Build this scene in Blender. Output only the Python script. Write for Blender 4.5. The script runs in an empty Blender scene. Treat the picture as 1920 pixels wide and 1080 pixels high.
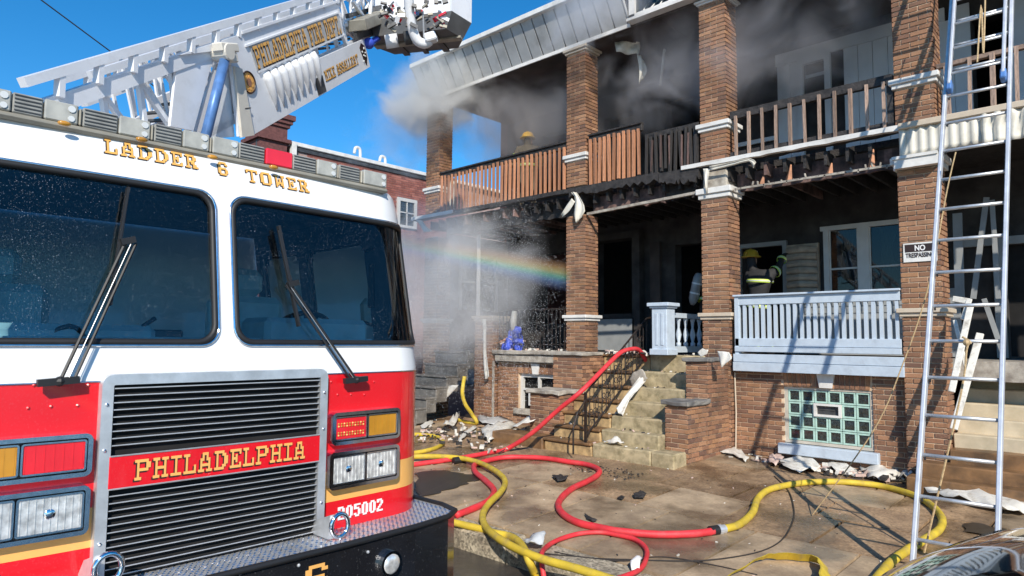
import bpy, bmesh, math, random
from mathutils import Vector, Matrix, noise
import numpy as np
R_ = random.Random(7)
scene = bpy.context.scene
COL = scene.collection
# ---------------------------------------------------------------- camera
CAM = Vector((0.0, -10.0, 1.8))
F = 1270.0
def _basis():
    a = Vector((-380.0-960, 626.0-540, F)).normalized()
    b = Vector((-380.0+1000-960, 626.0+8.8-540, F))
    up = a.cross(b).normalized()
    if up.y > 0: up = -up
    X = -a
    Y = up.cross(X)
    return X, Y, up
BX, BY, BZ = _basis()
def cw(v):  # camera vector (right, down, forward) -> world
    return Vector((BX.dot(v), BY.dot(v), BZ.dot(v)))
def ray(u, v): return cw(Vector((u-960, v-540, F)))
def onX(u, v, x): d = ray(u, v); return CAM + d*((x-CAM.x)/d.x)
def onY(u, v, y): d = ray(u, v); return CAM + d*((y-CAM.y)/d.y)
def onZ(u, v, z): d = ray(u, v); return CAM + d*((z-CAM.z)/d.z)
def onP(u, v, p, n): d = ray(u, v); return CAM + d*((p-CAM).dot(n)/d.dot(n))
cd = bpy.data.cameras.new("camera"); co = bpy.data.objects.new("camera", cd); COL.objects.link(co)
r, up_, bk = cw(Vector((1,0,0))), cw(Vector((0,-1,0))), cw(Vector((0,0,-1)))
M = Matrix(((r.x, up_.x, bk.x, CAM.x), (r.y, up_.y, bk.y, CAM.y), (r.z, up_.z, bk.z, CAM.z), (0,0,0,1)))
co.matrix_world = M
cd.sensor_width = 36; cd.lens = F/1920*36; cd.clip_end = 2000; cd.clip_start = 0.05
scene.camera = co
# ---------------------------------------------------------------- light
SUN = Vector((1.19, -1.04, 1.02)).normalized()      # towards the sun
w = bpy.data.worlds.new("World"); scene.world = w; w.use_nodes = True
nt = w.node_tree; nt.nodes.clear()
sky = nt.nodes.new('ShaderNodeTexSky'); sky.sky_type = 'NISHITA'; sky.sun_disc = False
sky.sun_elevation = math.asin(SUN.z); sky.sun_rotation = math.atan2(SUN.x, SUN.y)
sky.air_density = 1.0; sky.dust_density = 0.0; sky.ozone_density = 5.0; sky.altitude = 800
hsv = nt.nodes.new('ShaderNodeHueSaturation'); hsv.inputs['Saturation'].default_value = 1.28; hsv.inputs['Hue'].default_value = 0.495
bg = nt.nodes.new('ShaderNodeBackground'); bg.inputs[1].default_value = 0.135
wo = nt.nodes.new('ShaderNodeOutputWorld')
nt.links.new(sky.outputs[0], hsv.inputs['Color']); nt.links.new(hsv.outputs[0], bg.inputs[0]); nt.links.new(bg.outputs[0], wo.inputs[0])
sl = bpy.data.lights.new("sun", 'SUN'); sl.energy = 4.3; sl.angle = math.radians(0.5); sl.color = (1.0, 0.93, 0.82)
so = bpy.data.objects.new("sun", sl); COL.objects.link(so)
so.rotation_euler = SUN.to_track_quat('Z', 'Y').to_euler()
so.location = (8, -12, 12)
scene.view_settings.view_transform = 'Standard'; scene.view_settings.look = 'None'
scene.view_settings.exposure = 0.35; scene.view_settings.gamma = 1.0; scene.view_settings.use_curve_mapping = False
scene.cycles.volume_step_rate = 1.0; scene.cycles.volume_max_steps = 96
scene.cycles.max_bounces = 8; scene.cycles.volume_bounces = 3
# ---------------------------------------------------------------- materials
def _new(name):
    m = bpy.data.materials.new(name); m.use_nodes = True
    return m, m.node_tree, m.node_tree.nodes, m.node_tree.links
def pm(name, col, rough=.6, metal=0.0, var=.18, ns=6.0, bump=.0, bs=40.0, dirt=0.0, dirtcol=(.03,.025,.02), dscale=2.5, spec=.5, coat=0.0, dthr=.5, objvar=0.0, bdist=.004):
    m, t, N, L = _new(name)
    b = N['Principled BSDF']; b.inputs['Roughness'].default_value = rough; b.inputs['Metallic'].default_value = metal
    b.inputs['Specular IOR Level'].default_value = spec
    if coat: b.inputs['Coat Weight'].default_value = coat; b.inputs['Coat Roughness'].default_value = .04
    tc = N.new('ShaderNodeTexCoord')
    n = N.new('ShaderNodeTexNoise'); n.inputs['Scale'].default_value = ns; n.inputs['Detail'].default_value = 5
    L.new(tc.outputs['Object'], n.inputs['Vector'])
    mr = N.new('ShaderNodeMapRange'); mr.inputs[1].default_value = .3; mr.inputs[2].default_value = .7
    mr.inputs[3].default_value = 1-var; mr.inputs[4].default_value = 1+var
    L.new(n.outputs['Fac'], mr.inputs[0])
    val = mr.outputs[0]
    if objvar:
        oi = N.new('ShaderNodeObjectInfo'); ge = N.new('ShaderNodeNewGeometry')
        ad = N.new('ShaderNodeMath'); ad.operation = 'ADD'; L.new(oi.outputs['Random'], ad.inputs[0]); L.new(ge.outputs['Random Per Island'], ad.inputs[1])
        fr = N.new('ShaderNodeMath'); fr.operation = 'FRACT'; L.new(ad.outputs[0], fr.inputs[0])
        m2 = N.new('ShaderNodeMapRange'); m2.inputs[3].default_value = 1-objvar; m2.inputs[4].default_value = 1+objvar; L.new(fr.outputs[0], m2.inputs[0])
        mu = N.new('ShaderNodeMath'); mu.operation = 'MULTIPLY'; L.new(val, mu.inputs[0]); L.new(m2.outputs[0], mu.inputs[1]); val = mu.outputs[0]
    cm = N.new('ShaderNodeVectorMath'); cm.operation = 'SCALE'; cm.inputs[0].default_value = col; L.new(val, cm.inputs['Scale'])
    out = cm.outputs[0]
    if dirt:
        n2 = N.new('ShaderNodeTexNoise'); n2.inputs['Scale'].default_value = dscale; n2.inputs['Detail'].default_value = 8; n2.inputs['Roughness'].default_value = .65
        L.new(tc.outputs['Object'], n2.inputs['Vector'])
        m3 = N.new('ShaderNodeMapRange'); m3.inputs[1].default_value = dthr-.08; m3.inputs[2].default_value = dthr+.16; m3.inputs[3].default_value = 0; m3.inputs[4].default_value = dirt
        L.new(n2.outputs['Fac'], m3.inputs[0])
        mx = N.new('ShaderNodeMix'); mx.data_type = 'RGBA'; L.new(m3.outputs[0], mx.inputs[0]); L.new(out, mx.inputs[6]); mx.inputs[7].default_value = (*dirtcol, 1); out = mx.outputs[2]
    L.new(out, b.inputs['Base Color'])
    if bump:
        nb = N.new('ShaderNodeTexNoise'); nb.inputs['Scale'].default_value = bs; nb.inputs['Detail'].default_value = 4
        L.new(tc.outputs['Object'], nb.inputs['Vector'])
        bp = N.new('ShaderNodeBump'); bp.inputs['Strength'].default_value = bump; bp.inputs['Distance'].default_value = bdist
        L.new(nb.outputs['Fac'], bp.inputs['Height']); L.new(bp.outputs[0], b.inputs['Normal'])
    return m
def brick_mat(name, ramp, soot=0.0):
    m, t, N, L = _new(name); b = N['Principled BSDF']; b.inputs['Roughness'].default_value = .85; b.inputs['Specular IOR Level'].default_value = .25
    oi = N.new('ShaderNodeObjectInfo'); ge = N.new('ShaderNodeNewGeometry'); tc = N.new('ShaderNodeTexCoord')
    vo = N.new('ShaderNodeVectorMath'); vo.operation = 'ADD'; L.new(tc.outputs['Object'], vo.inputs[0]); L.new(oi.outputs['Location'], vo.inputs[1])
    ad = N.new('ShaderNodeMath'); ad.operation = 'ADD'; L.new(oi.outputs['Random'], ad.inputs[0]); L.new(ge.outputs['Random Per Island'], ad.inputs[1])
    fr = N.new('ShaderNodeMath'); fr.operation = 'FRACT'; L.new(ad.outputs[0], fr.inputs[0])
    cr = N.new('ShaderNodeValToRGB'); e = cr.color_ramp.elements
    e[0].position = 0; e[0].color = (*ramp[0], 1); e[1].position = 1; e[1].color = (*ramp[-1], 1)
    for i, c in enumerate(ramp[1:-1]):
        x = e.new((i+1)/(len(ramp)-1)); x.color = (*c, 1)
    L.new(fr.outputs[0], cr.inputs[0])
    n = N.new('ShaderNodeTexNoise'); n.inputs['Scale'].default_value = 55; n.inputs['Detail'].default_value = 6; L.new(vo.outputs[0], n.inputs['Vector'])
    mr = N.new('ShaderNodeMapRange'); mr.inputs[1].default_value = .3; mr.inputs[2].default_value = .7; mr.inputs[3].default_value = .72; mr.inputs[4].default_value = 1.3; L.new(n.outputs['Fac'], mr.inputs[0])
    cm = N.new('ShaderNodeVectorMath'); cm.operation = 'SCALE'; L.new(cr.outputs[0], cm.inputs[0]); L.new(mr.outputs[0], cm.inputs['Scale'])
    out = cm.outputs[0]
    # old soot and mineral stains with shapes of their own
    for sc, th, amt, col in ((1.1, .56, .55+soot, (.035,.026,.022)), (2.3, .66, .35, (.42,.36,.29))):
        n2 = N.new('ShaderNodeTexNoise'); n2.inputs['Scale'].default_value = sc; n2.inputs['Detail'].default_value = 9; n2.inputs['Roughness'].default_value = .7
        g = N.new('ShaderNodeNewGeometry'); L.new(g.outputs['Position'], n2.inputs['Vector'])
        m3 = N.new('ShaderNodeMapRange'); m3.inputs[1].default_value = th-.06; m3.inputs[2].default_value = th+.14; m3.inputs[3].default_value = 0; m3.inputs[4].default_value = amt
        L.new(n2.outputs['Fac'], m3.inputs[0])
        mx = N.new('ShaderNodeMix'); mx.data_type = 'RGBA'; L.new(m3.outputs[0], mx.inputs[0]); L.new(out, mx.inputs[6]); mx.inputs[7].default_value = (*col, 1); out = mx.outputs[2]
    L.new(out, b.inputs['Base Color'])
    bp = N.new('ShaderNodeBump'); bp.inputs['Strength'].default_value = .5; bp.inputs['Distance'].default_value = .003; L.new(n.outputs['Fac'], bp.inputs['Height']); L.new(bp.outputs[0], b.inputs['Normal'])
    return m
M_ = {}
M_['brick'] = brick_mat('brown_brick', [(.29,.15,.085),(.21,.11,.068),(.36,.19,.10),(.25,.13,.08),(.16,.09,.065),(.40,.22,.125),(.30,.145,.085)])
M_['brick_red'] = brick_mat('red_brick', [(.33,.12,.09),(.22,.08,.065),(.38,.15,.115)])
M_['mortar'] = pm('mortar', (.62,.46,.31), .9, var=.25, ns=9, bump=.5, bs=120, dirt=.4, dirtcol=(.2,.15,.11), dscale=1.6)
M_['mortar_red'] = pm('pale_mortar', (.34,.24,.21), .9, var=.15)
M_['white_trim'] = pm('white_trim', (.72,.70,.66), .55, var=.1, ns=10, dirt=.5, dirtcol=(.25,.22,.18), dscale=5, dthr=.56)
M_['cream_trim'] = pm('cream_trim', (.60,.50,.38), .6, var=.1, dirt=.4, dirtcol=(.3,.24,.17), dscale=6)
M_['blue_paint'] = pm('pale_blue_paint', (.49,.56,.63), .5, var=.07, ns=14, dirt=.55, dirtcol=(.22,.24,.27), dscale=7, dthr=.6, bump=.25, bs=60, bdist=.002)
M_['concrete_step'] = pm('stained_concrete', (.42,.34,.205), .9, var=.25, ns=7, bump=.8, bs=90, dirt=.75, dirtcol=(.15,.125,.06), dscale=9, dthr=.52, bdist=.006)
M_['yellow_step'] = pm('painted_step', (.50,.34,.16), .8, var=.25, ns=6, bump=.5, bs=80, dirt=.8, dirtcol=(.09,.06,.04), dscale=4.5, dthr=.53)
M_['pale_step'] = pm('pale_painted_step', (.56,.47,.33), .8, var=.12, ns=5, bump=.4, bs=70, dirt=.5, dirtcol=(.33,.27,.16), dscale=3.5, dthr=.52)
M_['brown_step'] = pm('wet_brown_step', (.23,.125,.055), .45, var=.3, ns=5, bump=.4, bs=70, dirt=.7, dirtcol=(.06,.04,.025), dscale=3.5)
M_['wet_step'] = pm('wet_grey_step', (.17,.155,.135), .5, var=.3, ns=6, bump=.5, bs=80, dirt=.7, dirtcol=(.06,.055,.05), dscale=5)
M_['slate'] = pm('slate_coping', (.15,.145,.14), .8, var=.3, bump=.7, bs=50, bdist=.006, dirt=.5, dirtcol=(.28,.25,.2), dscale=6)
M_['stone_sill'] = pm('chipped_stone', (.42,.38,.32), .85, var=.2, bump=.7, bs=60, dirt=.7, dirtcol=(.13,.10,.08), dscale=7, dthr=.5)
M_['iron'] = pm('black_iron', (.02,.018,.018), .5, metal=.3, var=.3, dirt=.4, dirtcol=(.10,.045,.02), dscale=14)
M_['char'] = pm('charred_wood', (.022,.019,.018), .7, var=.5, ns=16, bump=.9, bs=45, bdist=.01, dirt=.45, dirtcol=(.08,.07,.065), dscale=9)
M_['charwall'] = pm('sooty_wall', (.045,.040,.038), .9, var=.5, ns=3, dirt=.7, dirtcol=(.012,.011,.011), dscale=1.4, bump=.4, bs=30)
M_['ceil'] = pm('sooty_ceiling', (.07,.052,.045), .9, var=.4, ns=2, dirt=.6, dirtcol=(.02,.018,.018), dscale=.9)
M_['wood_raw'] = pm('scorched_cedar', (.48,.22,.115), .7, var=.3, ns=12, dirt=.5, dirtcol=(.08,.04,.03), dscale=5, dthr=.52, bump=.3, bs=60, objvar=.3)
M_['wood_weather'] = pm('weathered_wood', (.36,.25,.19), .75, var=.3, ns=12, dirt=.7, dirtcol=(.035,.025,.022), dscale=4.5, dthr=.52, objvar=.3)
M_['wood_half'] = pm('half_charred_wood', (.20,.12,.10), .75, var=.4, ns=9, dirt=.9, dirtcol=(.02,.016,.015), dscale=4, dthr=.47, objvar=.4)
M_['siding'] = pm('melted_vinyl', (.66,.62,.53), .5, var=.08, ns=6, dirt=.45, dirtcol=(.30,.26,.2), dscale=5, dthr=.6)
M_['fascia'] = pm('grey_metal_panel', (.47,.47,.46), .45, var=.12, ns=3, dirt=.5, dirtcol=(.2,.19,.18), dscale=1.8, dthr=.55)
M_['panel_white'] = pm('white_boards', (.62,.63,.64), .6, var=.08, ns=3)
M_['grey_siding'] = pm('grey_lap_siding', (.27,.28,.28), .6, var=.1)
M_['tan_blind'] = pm('buckled_tan_vinyl', (.36,.29,.22), .6, var=.2, ns=8)
M_['window_white'] = pm('window_white', (.58,.57,.54), .5, var=.06)
def slab_mat(name, col, agg):
    m, t, N, L = _new(name); b = N['Principled BSDF']
    tc = N.new('ShaderNodeTexCoord'); oi = N.new('ShaderNodeObjectInfo')
    n1 = N.new('ShaderNodeTexNoise'); n1.inputs['Scale'].default_value = 3.2; n1.inputs['Detail'].default_value = 8; n1.inputs['Roughness'].default_value = .6; L.new(tc.outputs['Object'], n1.inputs['Vector'])
    cr = N.new('ShaderNodeValToRGB'); cr.color_ramp.elements[0].position = .35; cr.color_ramp.elements[0].color = (col[0]*.6, col[1]*.58, col[2]*.58, 1); cr.color_ramp.elements[1].position = .62; cr.color_ramp.elements[1].color = (*col, 1); L.new(n1.outputs['Fac'], cr.inputs[0])
    hv = N.new('ShaderNodeMapRange'); hv.inputs[3].default_value = .82; hv.inputs[4].default_value = 1.18; L.new(oi.outputs['Random'], hv.inputs[0])
    sc = N.new('ShaderNodeVectorMath'); sc.operation = 'SCALE'; L.new(cr.outputs[0], sc.inputs[0]); L.new(hv.outputs[0], sc.inputs['Scale']); out = sc.outputs[0]
    v = N.new('ShaderNodeTexVoronoi'); v.inputs['Scale'].default_value = 48; L.new(tc.outputs['Object'], v.inputs['Vector'])
    vb = N.new('ShaderNodeSeparateColor'); L.new(v.outputs['Color'], vb.inputs[0])
    mr = N.new('ShaderNodeMapRange'); mr.inputs[3].default_value = 1-agg; mr.inputs[4].default_value = 1+agg; L.new(vb.outputs[0], mr.inputs[0])
    s2 = N.new('ShaderNodeVectorMath'); s2.operation = 'SCALE'; L.new(out, s2.inputs[0]); L.new(mr.outputs[0], s2.inputs['Scale'])
    n3 = N.new('ShaderNodeTexNoise'); n3.inputs['Scale'].default_value = 1.3; n3.inputs['Detail'].default_value = 6; L.new(tc.outputs['Object'], n3.inputs['Vector'])
    rr = N.new('ShaderNodeMapRange'); rr.inputs[1].default_value = .42; rr.inputs[2].default_value = .6; rr.inputs[3].default_value = .25; rr.inputs[4].default_value = .85; L.new(n3.outputs['Fac'], rr.inputs[0]); L.new(rr.outputs[0], b.inputs['Roughness'])
    wm = N.new('ShaderNodeMapRange'); wm.inputs[1].default_value = .40; wm.inputs[2].default_value = .52; wm.inputs[3].default_value = .5; wm.inputs[4].default_value = 1; L.new(n3.outputs['Fac'], wm.inputs[0]); s3 = N.new('ShaderNodeVectorMath'); s3.operation = 'SCALE'; L.new(s2.outputs[0], s3.inputs[0]); L.new(wm.outputs[0], s3.inputs['Scale']); L.new(s3.outputs[0], b.inputs['Base Color'])
    nb = N.new('ShaderNodeTexNoise'); nb.inputs['Scale'].default_value = 130; L.new(tc.outputs['Object'], nb.inputs['Vector'])
    bp = N.new('ShaderNodeBump'); bp.inputs['Strength'].default_value = .5+agg; bp.inputs['Distance'].default_value = .003; L.new(nb.outputs['Fac'], bp.inputs['Height']); L.new(bp.outputs[0], b.inputs['Normal'])
    return m
M_['slab_smooth'] = slab_mat('smooth_concrete', (.46,.34,.215), .10)
M_['slab_agg'] = slab_mat('pebbled_concrete', (.37,.245,.14), .30)
M_['curb'] = slab_mat('rough_curb', (.42,.36,.26), .5)
M_['joint'] = pm('joint_dirt', (.025,.018,.012), .9, var=.4, ns=14)
M_['road'] = pm('wet_asphalt', (.045,.042,.04), .22, var=.4, ns=3, bump=.6, bs=140, bdist=.003, dirt=.6, dirtcol=(.09,.07,.05), dscale=3)
M_['puddle'] = pm('wet_mud', (.025,.02,.016), .3, var=.3, spec=.2)
def paint(name, col, rough=.22):
    m = pm(name, col, rough, var=.05, ns=3, coat=.6, spec=.5, dirt=.28, dirtcol=tuple(c*.55+.16 for c in col), dscale=95, dthr=.63)
    return m
M_['slat_black'] = pm('grille_blade', (.02,.02,.022), .5)
M_['slat_lip'] = pm('grille_lip', (.50,.51,.53), .4, metal=.4, var=.1, ns=20)
M_['dash_grey'] = pm('dash_grey', (.46,.60,.60), .6)
M_['t_red'] = paint('red_enamel', (.72,.010,.018))
M_['t_white'] = paint('white_enamel', (.80,.80,.80))
M_['t_gold'] = paint('gold_stripe', (.86,.44,.12), .35)
M_['t_black'] = pm('black_enamel', (.012,.012,.014), .2, var=.2, coat=.5, dirt=.5, dirtcol=(.30,.30,.30), dscale=70, dthr=.68)
M_['gold'] = pm('gold_lettering', (.80,.42,.10), .4, var=.1, ns=30)
M_['dark_edge'] = pm('lettering_shade', (.03,.015,.012), .5)
M_['ltr_white'] = pm('white_lettering', (.8,.78,.76), .4, var=.03)
M_['chrome'] = pm('chrome', (.82,.82,.84), .10, metal=1, var=.04, dirt=.3, dirtcol=(.25,.25,.27), dscale=30)
M_['alu'] = pm('brushed_aluminium', (.66,.67,.68), .42, metal=.6, var=.12, ns=14, dirt=.3, dirtcol=(.3,.3,.3), dscale=9)
M_['alu_rail'] = pm('dull_aluminium', (.70,.72,.76), .45, metal=.45, var=.1, ns=8, dirt=.35, dirtcol=(.42,.42,.44), dscale=10)
M_['liner'] = pm('cab_liner', (.085,.11,.15), .7)
M_['rubber'] = pm('black_rubber', (.014,.014,.015), .55, var=.2)
M_['lens_red'] = pm('red_lens', (.75,.02,.03), .15, var=.1, coat=.8)
M_['lens_amber'] = pm('amber_lens', (.48,.22,.02), .18, var=.2, coat=.8)
M_['lens_clear'] = pm('clear_lens', (.80,.79,.76), .16, var=.35, ns=30, metal=.5, coat=1, bump=.4, bs=35)
M_['bar_grey'] = pm('louvre_grey', (.27,.27,.25), .5, var=.2, ns=20)
M_['bar_clear'] = pm('clouded_lens', (.40,.39,.34), .22, var=.2, ns=16, coat=.6)
M_['bar_base'] = pm('dirty_bar_base', (.30,.28,.23), .55, var=.25, metal=.2)
M_['ladder_white'] = pm('ladder_white', (.74,.75,.77), .35, var=.05, ns=2, coat=.2, dirt=.3, dirtcol=(.45,.44,.42), dscale=6, dthr=.6)
M_['cream_box'] = pm('cream_casting', (.64,.60,.52), .5, var=.08)
M_['blue_ram'] = pm('blue_cylinder', (.10,.22,.48), .4, metal=.2, var=.25, ns=9)
M_['dark_metal'] = pm('dark_steel', (.09,.09,.09), .5, metal=.5, var=.4, ns=6)
M_['grey_metal'] = pm('basket_underside', (.11,.11,.11), .5, metal=.3, var=.3, ns=3)
M_['hose_red'] = pm('red_hose', (.66,.035,.045), .55, var=.2, ns=5, bump=.8, bs=130, bdist=.003, dirt=.5, dirtcol=(.45,.12,.11), dscale=9, dthr=.58)
M_['hose_yellow'] = pm('yellow_hose', (.60,.43,.035), .65, var=.22, ns=5, bump=.8, bs=130, bdist=.003, dirt=.65, dirtcol=(.33,.25,.10), dscale=9, dthr=.56)
M_['cord'] = pm('dark_cord', (.03,.025,.022), .6)
M_['rope'] = pm('tan_rope', (.48,.34,.18), .8, var=.3, ns=60)
M_['turnout'] = pm('black_turnout_cloth', (.022,.021,.022), .8, var=.3, bump=.4, bs=30)
M_['turnout_tan'] = pm('dusty_turnout_cloth', (.10,.08,.055), .8, var=.3, bump=.4, bs=30)
M_['lime'] = pm('lime_reflective_trim', (.62,.78,.10), .45, var=.08)
M_['silver_tape'] = pm('silver_tape', (.6,.62,.62), .4, var=.05)
M_['helmet'] = pm('yellow_helmet', (.62,.36,.03), .3, var=.3, ns=12, dirt=.5, dirtcol=(.12,.07,.03), dscale=12)
M_['skin'] = pm('skin', (.42,.25,.17), .6)
M_['tank'] = pm('grey_air_tank', (.22,.22,.21), .4, var=.3)
M_['tarp'] = pm('blue_cloth', (.035,.08,.52), .65, var=.3)
M_['debris'] = pm('white_vinyl_scrap', (.72,.69,.62), .5, var=.15, ns=9, dirt=.8, dirtcol=(.20,.16,.11), dscale=9, dthr=.56)
M_['debris_pink'] = pm('plaster_scrap', (.55,.40,.34), .8, var=.3)
M_['glassblock'] = pm('glass_block_frame', (.42,.60,.52), .25, var=.12, ns=14, coat=.3)
M_['grout'] = pm('block_surround', (.50,.45,.37), .8, var=.15)
M_['car_black'] = pm('black_car_paint', (.006,.006,.007), .06, coat=1, spec=.7)
M_['dark_glass_block'] = pm('dark_block_glass', (.035,.04,.035), .12, var=.6, ns=35, coat=1, bump=1, bs=22, bdist=.02)
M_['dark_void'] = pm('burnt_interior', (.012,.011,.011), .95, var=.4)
def glass(name, tint=(.3,.5,.55), drops=0.0, ior=1.5, dscale=60):
    m, t, N, L = _new(name); N.remove(N['Principled BSDF']); out = N['Material Output']
    tr = N.new('ShaderNodeBsdfTransparent'); tr.inputs[0].default_value = (*tint, 1)
    gl = N.new('ShaderNodeBsdfGlossy'); gl.inputs['Roughness'].default_value = .02
    fr = N.new('ShaderNodeFresnel'); fr.inputs[0].default_value = ior
    mx = N.new('ShaderNodeMixShader'); L.new(fr.outputs[0], mx.inputs[0]); L.new(tr.outputs[0], mx.inputs[1]); L.new(gl.outputs[0], mx.inputs[2]); res = mx.outputs[0]
    if drops:
        tc = N.new('ShaderNodeTexCoord')
        last = None
        for sc_, th in ((dscale, .13), (dscale*2.1, .17)):
            v = N.new('ShaderNodeTexVoronoi'); v.inputs['Scale'].default_value = sc_; L.new(tc.outputs['Object'], v.inputs['Vector'])
            n = N.new('ShaderNodeTexNoise'); n.inputs['Scale'].default_value = 2.2; n.inputs['Detail'].default_value = 5; L.new(tc.outputs['Object'], n.inputs['Vector'])
            se = N.new('ShaderNodeSeparateColor'); L.new(v.outputs['Color'], se.inputs[0])
            mu = N.new('ShaderNodeMath'); mu.operation = 'MULTIPLY'; L.new(se.outputs[1], mu.inputs[0]); L.new(n.outputs['Fac'], mu.inputs[1])
            m2 = N.new('ShaderNodeMath'); m2.operation = 'MULTIPLY'; m2.inputs[1].default_value = th*2.0; L.new(mu.outputs[0], m2.inputs[0])
            lt = N.new('ShaderNodeMath'); lt.operation = 'LESS_THAN'; L.new(v.outputs['Distance'], lt.inputs[0]); L.new(m2.outputs[0], lt.inputs[1])
            if last is None: last = lt.outputs[0]
            else:
                a = N.new('ShaderNodeMath'); a.operation = 'MAXIMUM'; L.new(last, a.inputs[0]); L.new(lt.outputs[0], a.inputs[1]); last = a.outputs[0]
        df = N.new('ShaderNodeBsdfDiffuse'); df.inputs[0].default_value = (.62,.70,.80,1)
        k = N.new('ShaderNodeMath'); k.operation = 'MULTIPLY'; k.inputs[1].default_value = drops; L.new(last, k.inputs[0])
        m3 = N.new('ShaderNodeMixShader'); L.new(k.outputs[0], m3.inputs[0]); L.new(res, m3.inputs[1]); L.new(df.outputs[0], m3.inputs[2]); res = m3.outputs[0]
    L.new(res, out.inputs[0]); return m
M_['windshield'] = glass('wet_windshield', (.62,.78,.84), drops=.45, ior=1.6, dscale=92)
M_['sideglass'] = glass('cab_side_glass', (.35,.62,.66))
M_['pane'] = glass('window_pane', (.45,.5,.48), ior=1.5)
# ---------------------------------------------------------------- mesh helpers
WO = {}
def worigin(o): return WO.get(o.name, Vector((0,0,0)))
def thing(name, label, cat, loc=(0,0,0), group=None):
    o = bpy.data.objects.new(name, None); COL.objects.link(o); o.location = loc; o.empty_display_size = .2
    WO[o.name] = Vector(loc); o['label'] = label; o['category'] = cat
    if group: o['group'] = group
    return o
def tag(o, label, cat, group=None):
    o['label'] = label; o['category'] = cat
    if group: o['group'] = group
    return o
def link(o, parent):
    COL.objects.link(o)
    if parent:
        o.parent = parent; o.location = Vector(o.location) - worigin(parent)
    return o
class MB:
    def __init__(s): s.v = []; s.f = []
    def add(s, vs, fs):
        n = len(s.v); s.v += [tuple(p) for p in vs]; s.f += [tuple(i+n for i in f) for f in fs]; return s
    def box(s, x0, x1, y0, y1, z0, z1):
        return s.add([(x0,y0,z0),(x1,y0,z0),(x1,y1,z0),(x0,y1,z0),(x0,y0,z1),(x1,y0,z1),(x1,y1,z1),(x0,y1,z1)],
            [(0,3,2,1),(4,5,6,7),(0,1,5,4),(1,2,6,5),(2,3,7,6),(3,0,4,7)])
    def obox(s, c, ax, ay, az):   # oriented box, half-axis vectors
        c, ax, ay, az = Vector(c), Vector(ax), Vector(ay), Vector(az)
        return s.add([c-ax-ay-az, c+ax-ay-az, c+ax+ay-az, c-ax+ay-az, c-ax-ay+az, c+ax-ay+az, c+ax+ay+az, c-ax+ay+az],
            [(0,3,2,1),(4,5,6,7),(0,1,5,4),(1,2,6,5),(2,3,7,6),(3,0,4,7)])
    def bar(s, a, b, w, h, up=(0,0,1)):
        a, b = Vector(a), Vector(b); d = b-a
        up = Vector(up); sd = d.cross(up)
        if sd.length < 1e-6: sd = d.cross(Vector((1,0,0)))
        sd.normalize(); u2 = sd.cross(d).normalized()
        return s.obox((a+b)/2, d/2, sd*w/2, u2*h/2)
    def prism(s, poly, off):      # planar polygon (3d points) extruded by off
        n = len(poly); off = Vector(off); P = [Vector(p) for p in poly]
        vs = P + [p+off for p in P]
        return s.add(vs, [tuple(range(n))[::-1], tuple(range(n, 2*n))] + [(i, (i+1) % n, n+(i+1) % n, n+i) for i in range(n)])
    def tube(s, pts, r, seg=8, cap=True, flat=1.0, upv=None):
        P = [Vector(p) for p in pts]; n = len(P); rs = r if isinstance(r, (list, tuple)) else [r]*n
        prev = None; rings = []
        for i in range(n):
            t = (P[min(i+1, n-1)]-P[max(i-1, 0)]).normalized()
            if prev is None:
                a = Vector(upv) if upv else (Vector((0,0,1)) if abs(t.z) < .9 else Vector((1,0,0)))
                u = (a - t*a.dot(t)).normalized()
            else:
                u = (prev - t*prev.dot(t)).normalized()
            prev = u; w_ = t.cross(u)
            rings.append([P[i]+(u*math.cos(2*math.pi*k/seg)*flat+w_*math.sin(2*math.pi*k/seg))*rs[i] for k in range(seg)])
        base = len(s.v); s.v += [tuple(p) for rg in rings for p in rg]
        for i in range(n-1):
            for k in range(seg):
                s.f.append((base+i*seg+k, base+i*seg+(k+1) % seg, base+(i+1)*seg+(k+1) % seg, base+(i+1)*seg+k))
        if cap:
            s.f.append(tuple(base+k for k in range(seg))[::-1]); s.f.append(tuple(base+(n-1)*seg+k for k in range(seg)))
        return s
    def cyl(s, a, b, r, seg=14, r2=None): return s.tube([a, b], [r, r if r2 is None else r2], seg)
    def ball(s, c, r, seg=12, ring=8, sc=(1,1,1)):
        c = Vector(c); base = len(s.v)
        for i in range(1, ring):
            a = math.pi*i/ring
            for k in range(seg):
                b = 2*math.pi*k/seg
                s.v.append((c.x+r*sc[0]*math.sin(a)*math.cos(b), c.y+r*sc[1]*math.sin(a)*math.sin(b), c.z+r*sc[2]*math.cos(a)))
        s.v.append((c.x, c.y, c.z+r*sc[2])); s.v.append((c.x, c.y, c.z-r*sc[2])); T = len(s.v)-2; B = T+1
        for i in range(ring-2):
            for k in range(seg):
                s.f.append((base+i*seg+k, base+(i+1)*seg+k, base+(i+1)*seg+(k+1) % seg, base+i*seg+(k+1) % seg))
        for k in range(seg):
            s.f.append((T, base+k, base+(k+1) % seg)); s.f.append((B, base+(ring-2)*seg+(k+1) % seg, base+(ring-2)*seg+k))
        return s
    def mesh(s, name, mat, bevel=0, smooth=False, fixn=False):
        me = bpy.data.meshes.new(name); me.from_pydata(s.v, [], s.f); 
        if mat: me.materials.append(M_[mat] if isinstance(mat, str) else mat)
        if bevel or fixn:
            bm = bmesh.new(); bm.from_mesh(me)
            if fixn: bmesh.ops.recalc_face_normals(bm, faces=bm.faces)
            if bevel: bmesh.ops.bevel(bm, geom=[e for e in bm.edges if len(e.link_faces) == 2 and e.calc_face_angle(0) > .5], offset=bevel, segments=1, affect='EDGES', clamp_overlap=True)
            bm.to_mesh(me); bm.free()
        if smooth: me.shade_smooth()
        me.update(); return me
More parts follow.
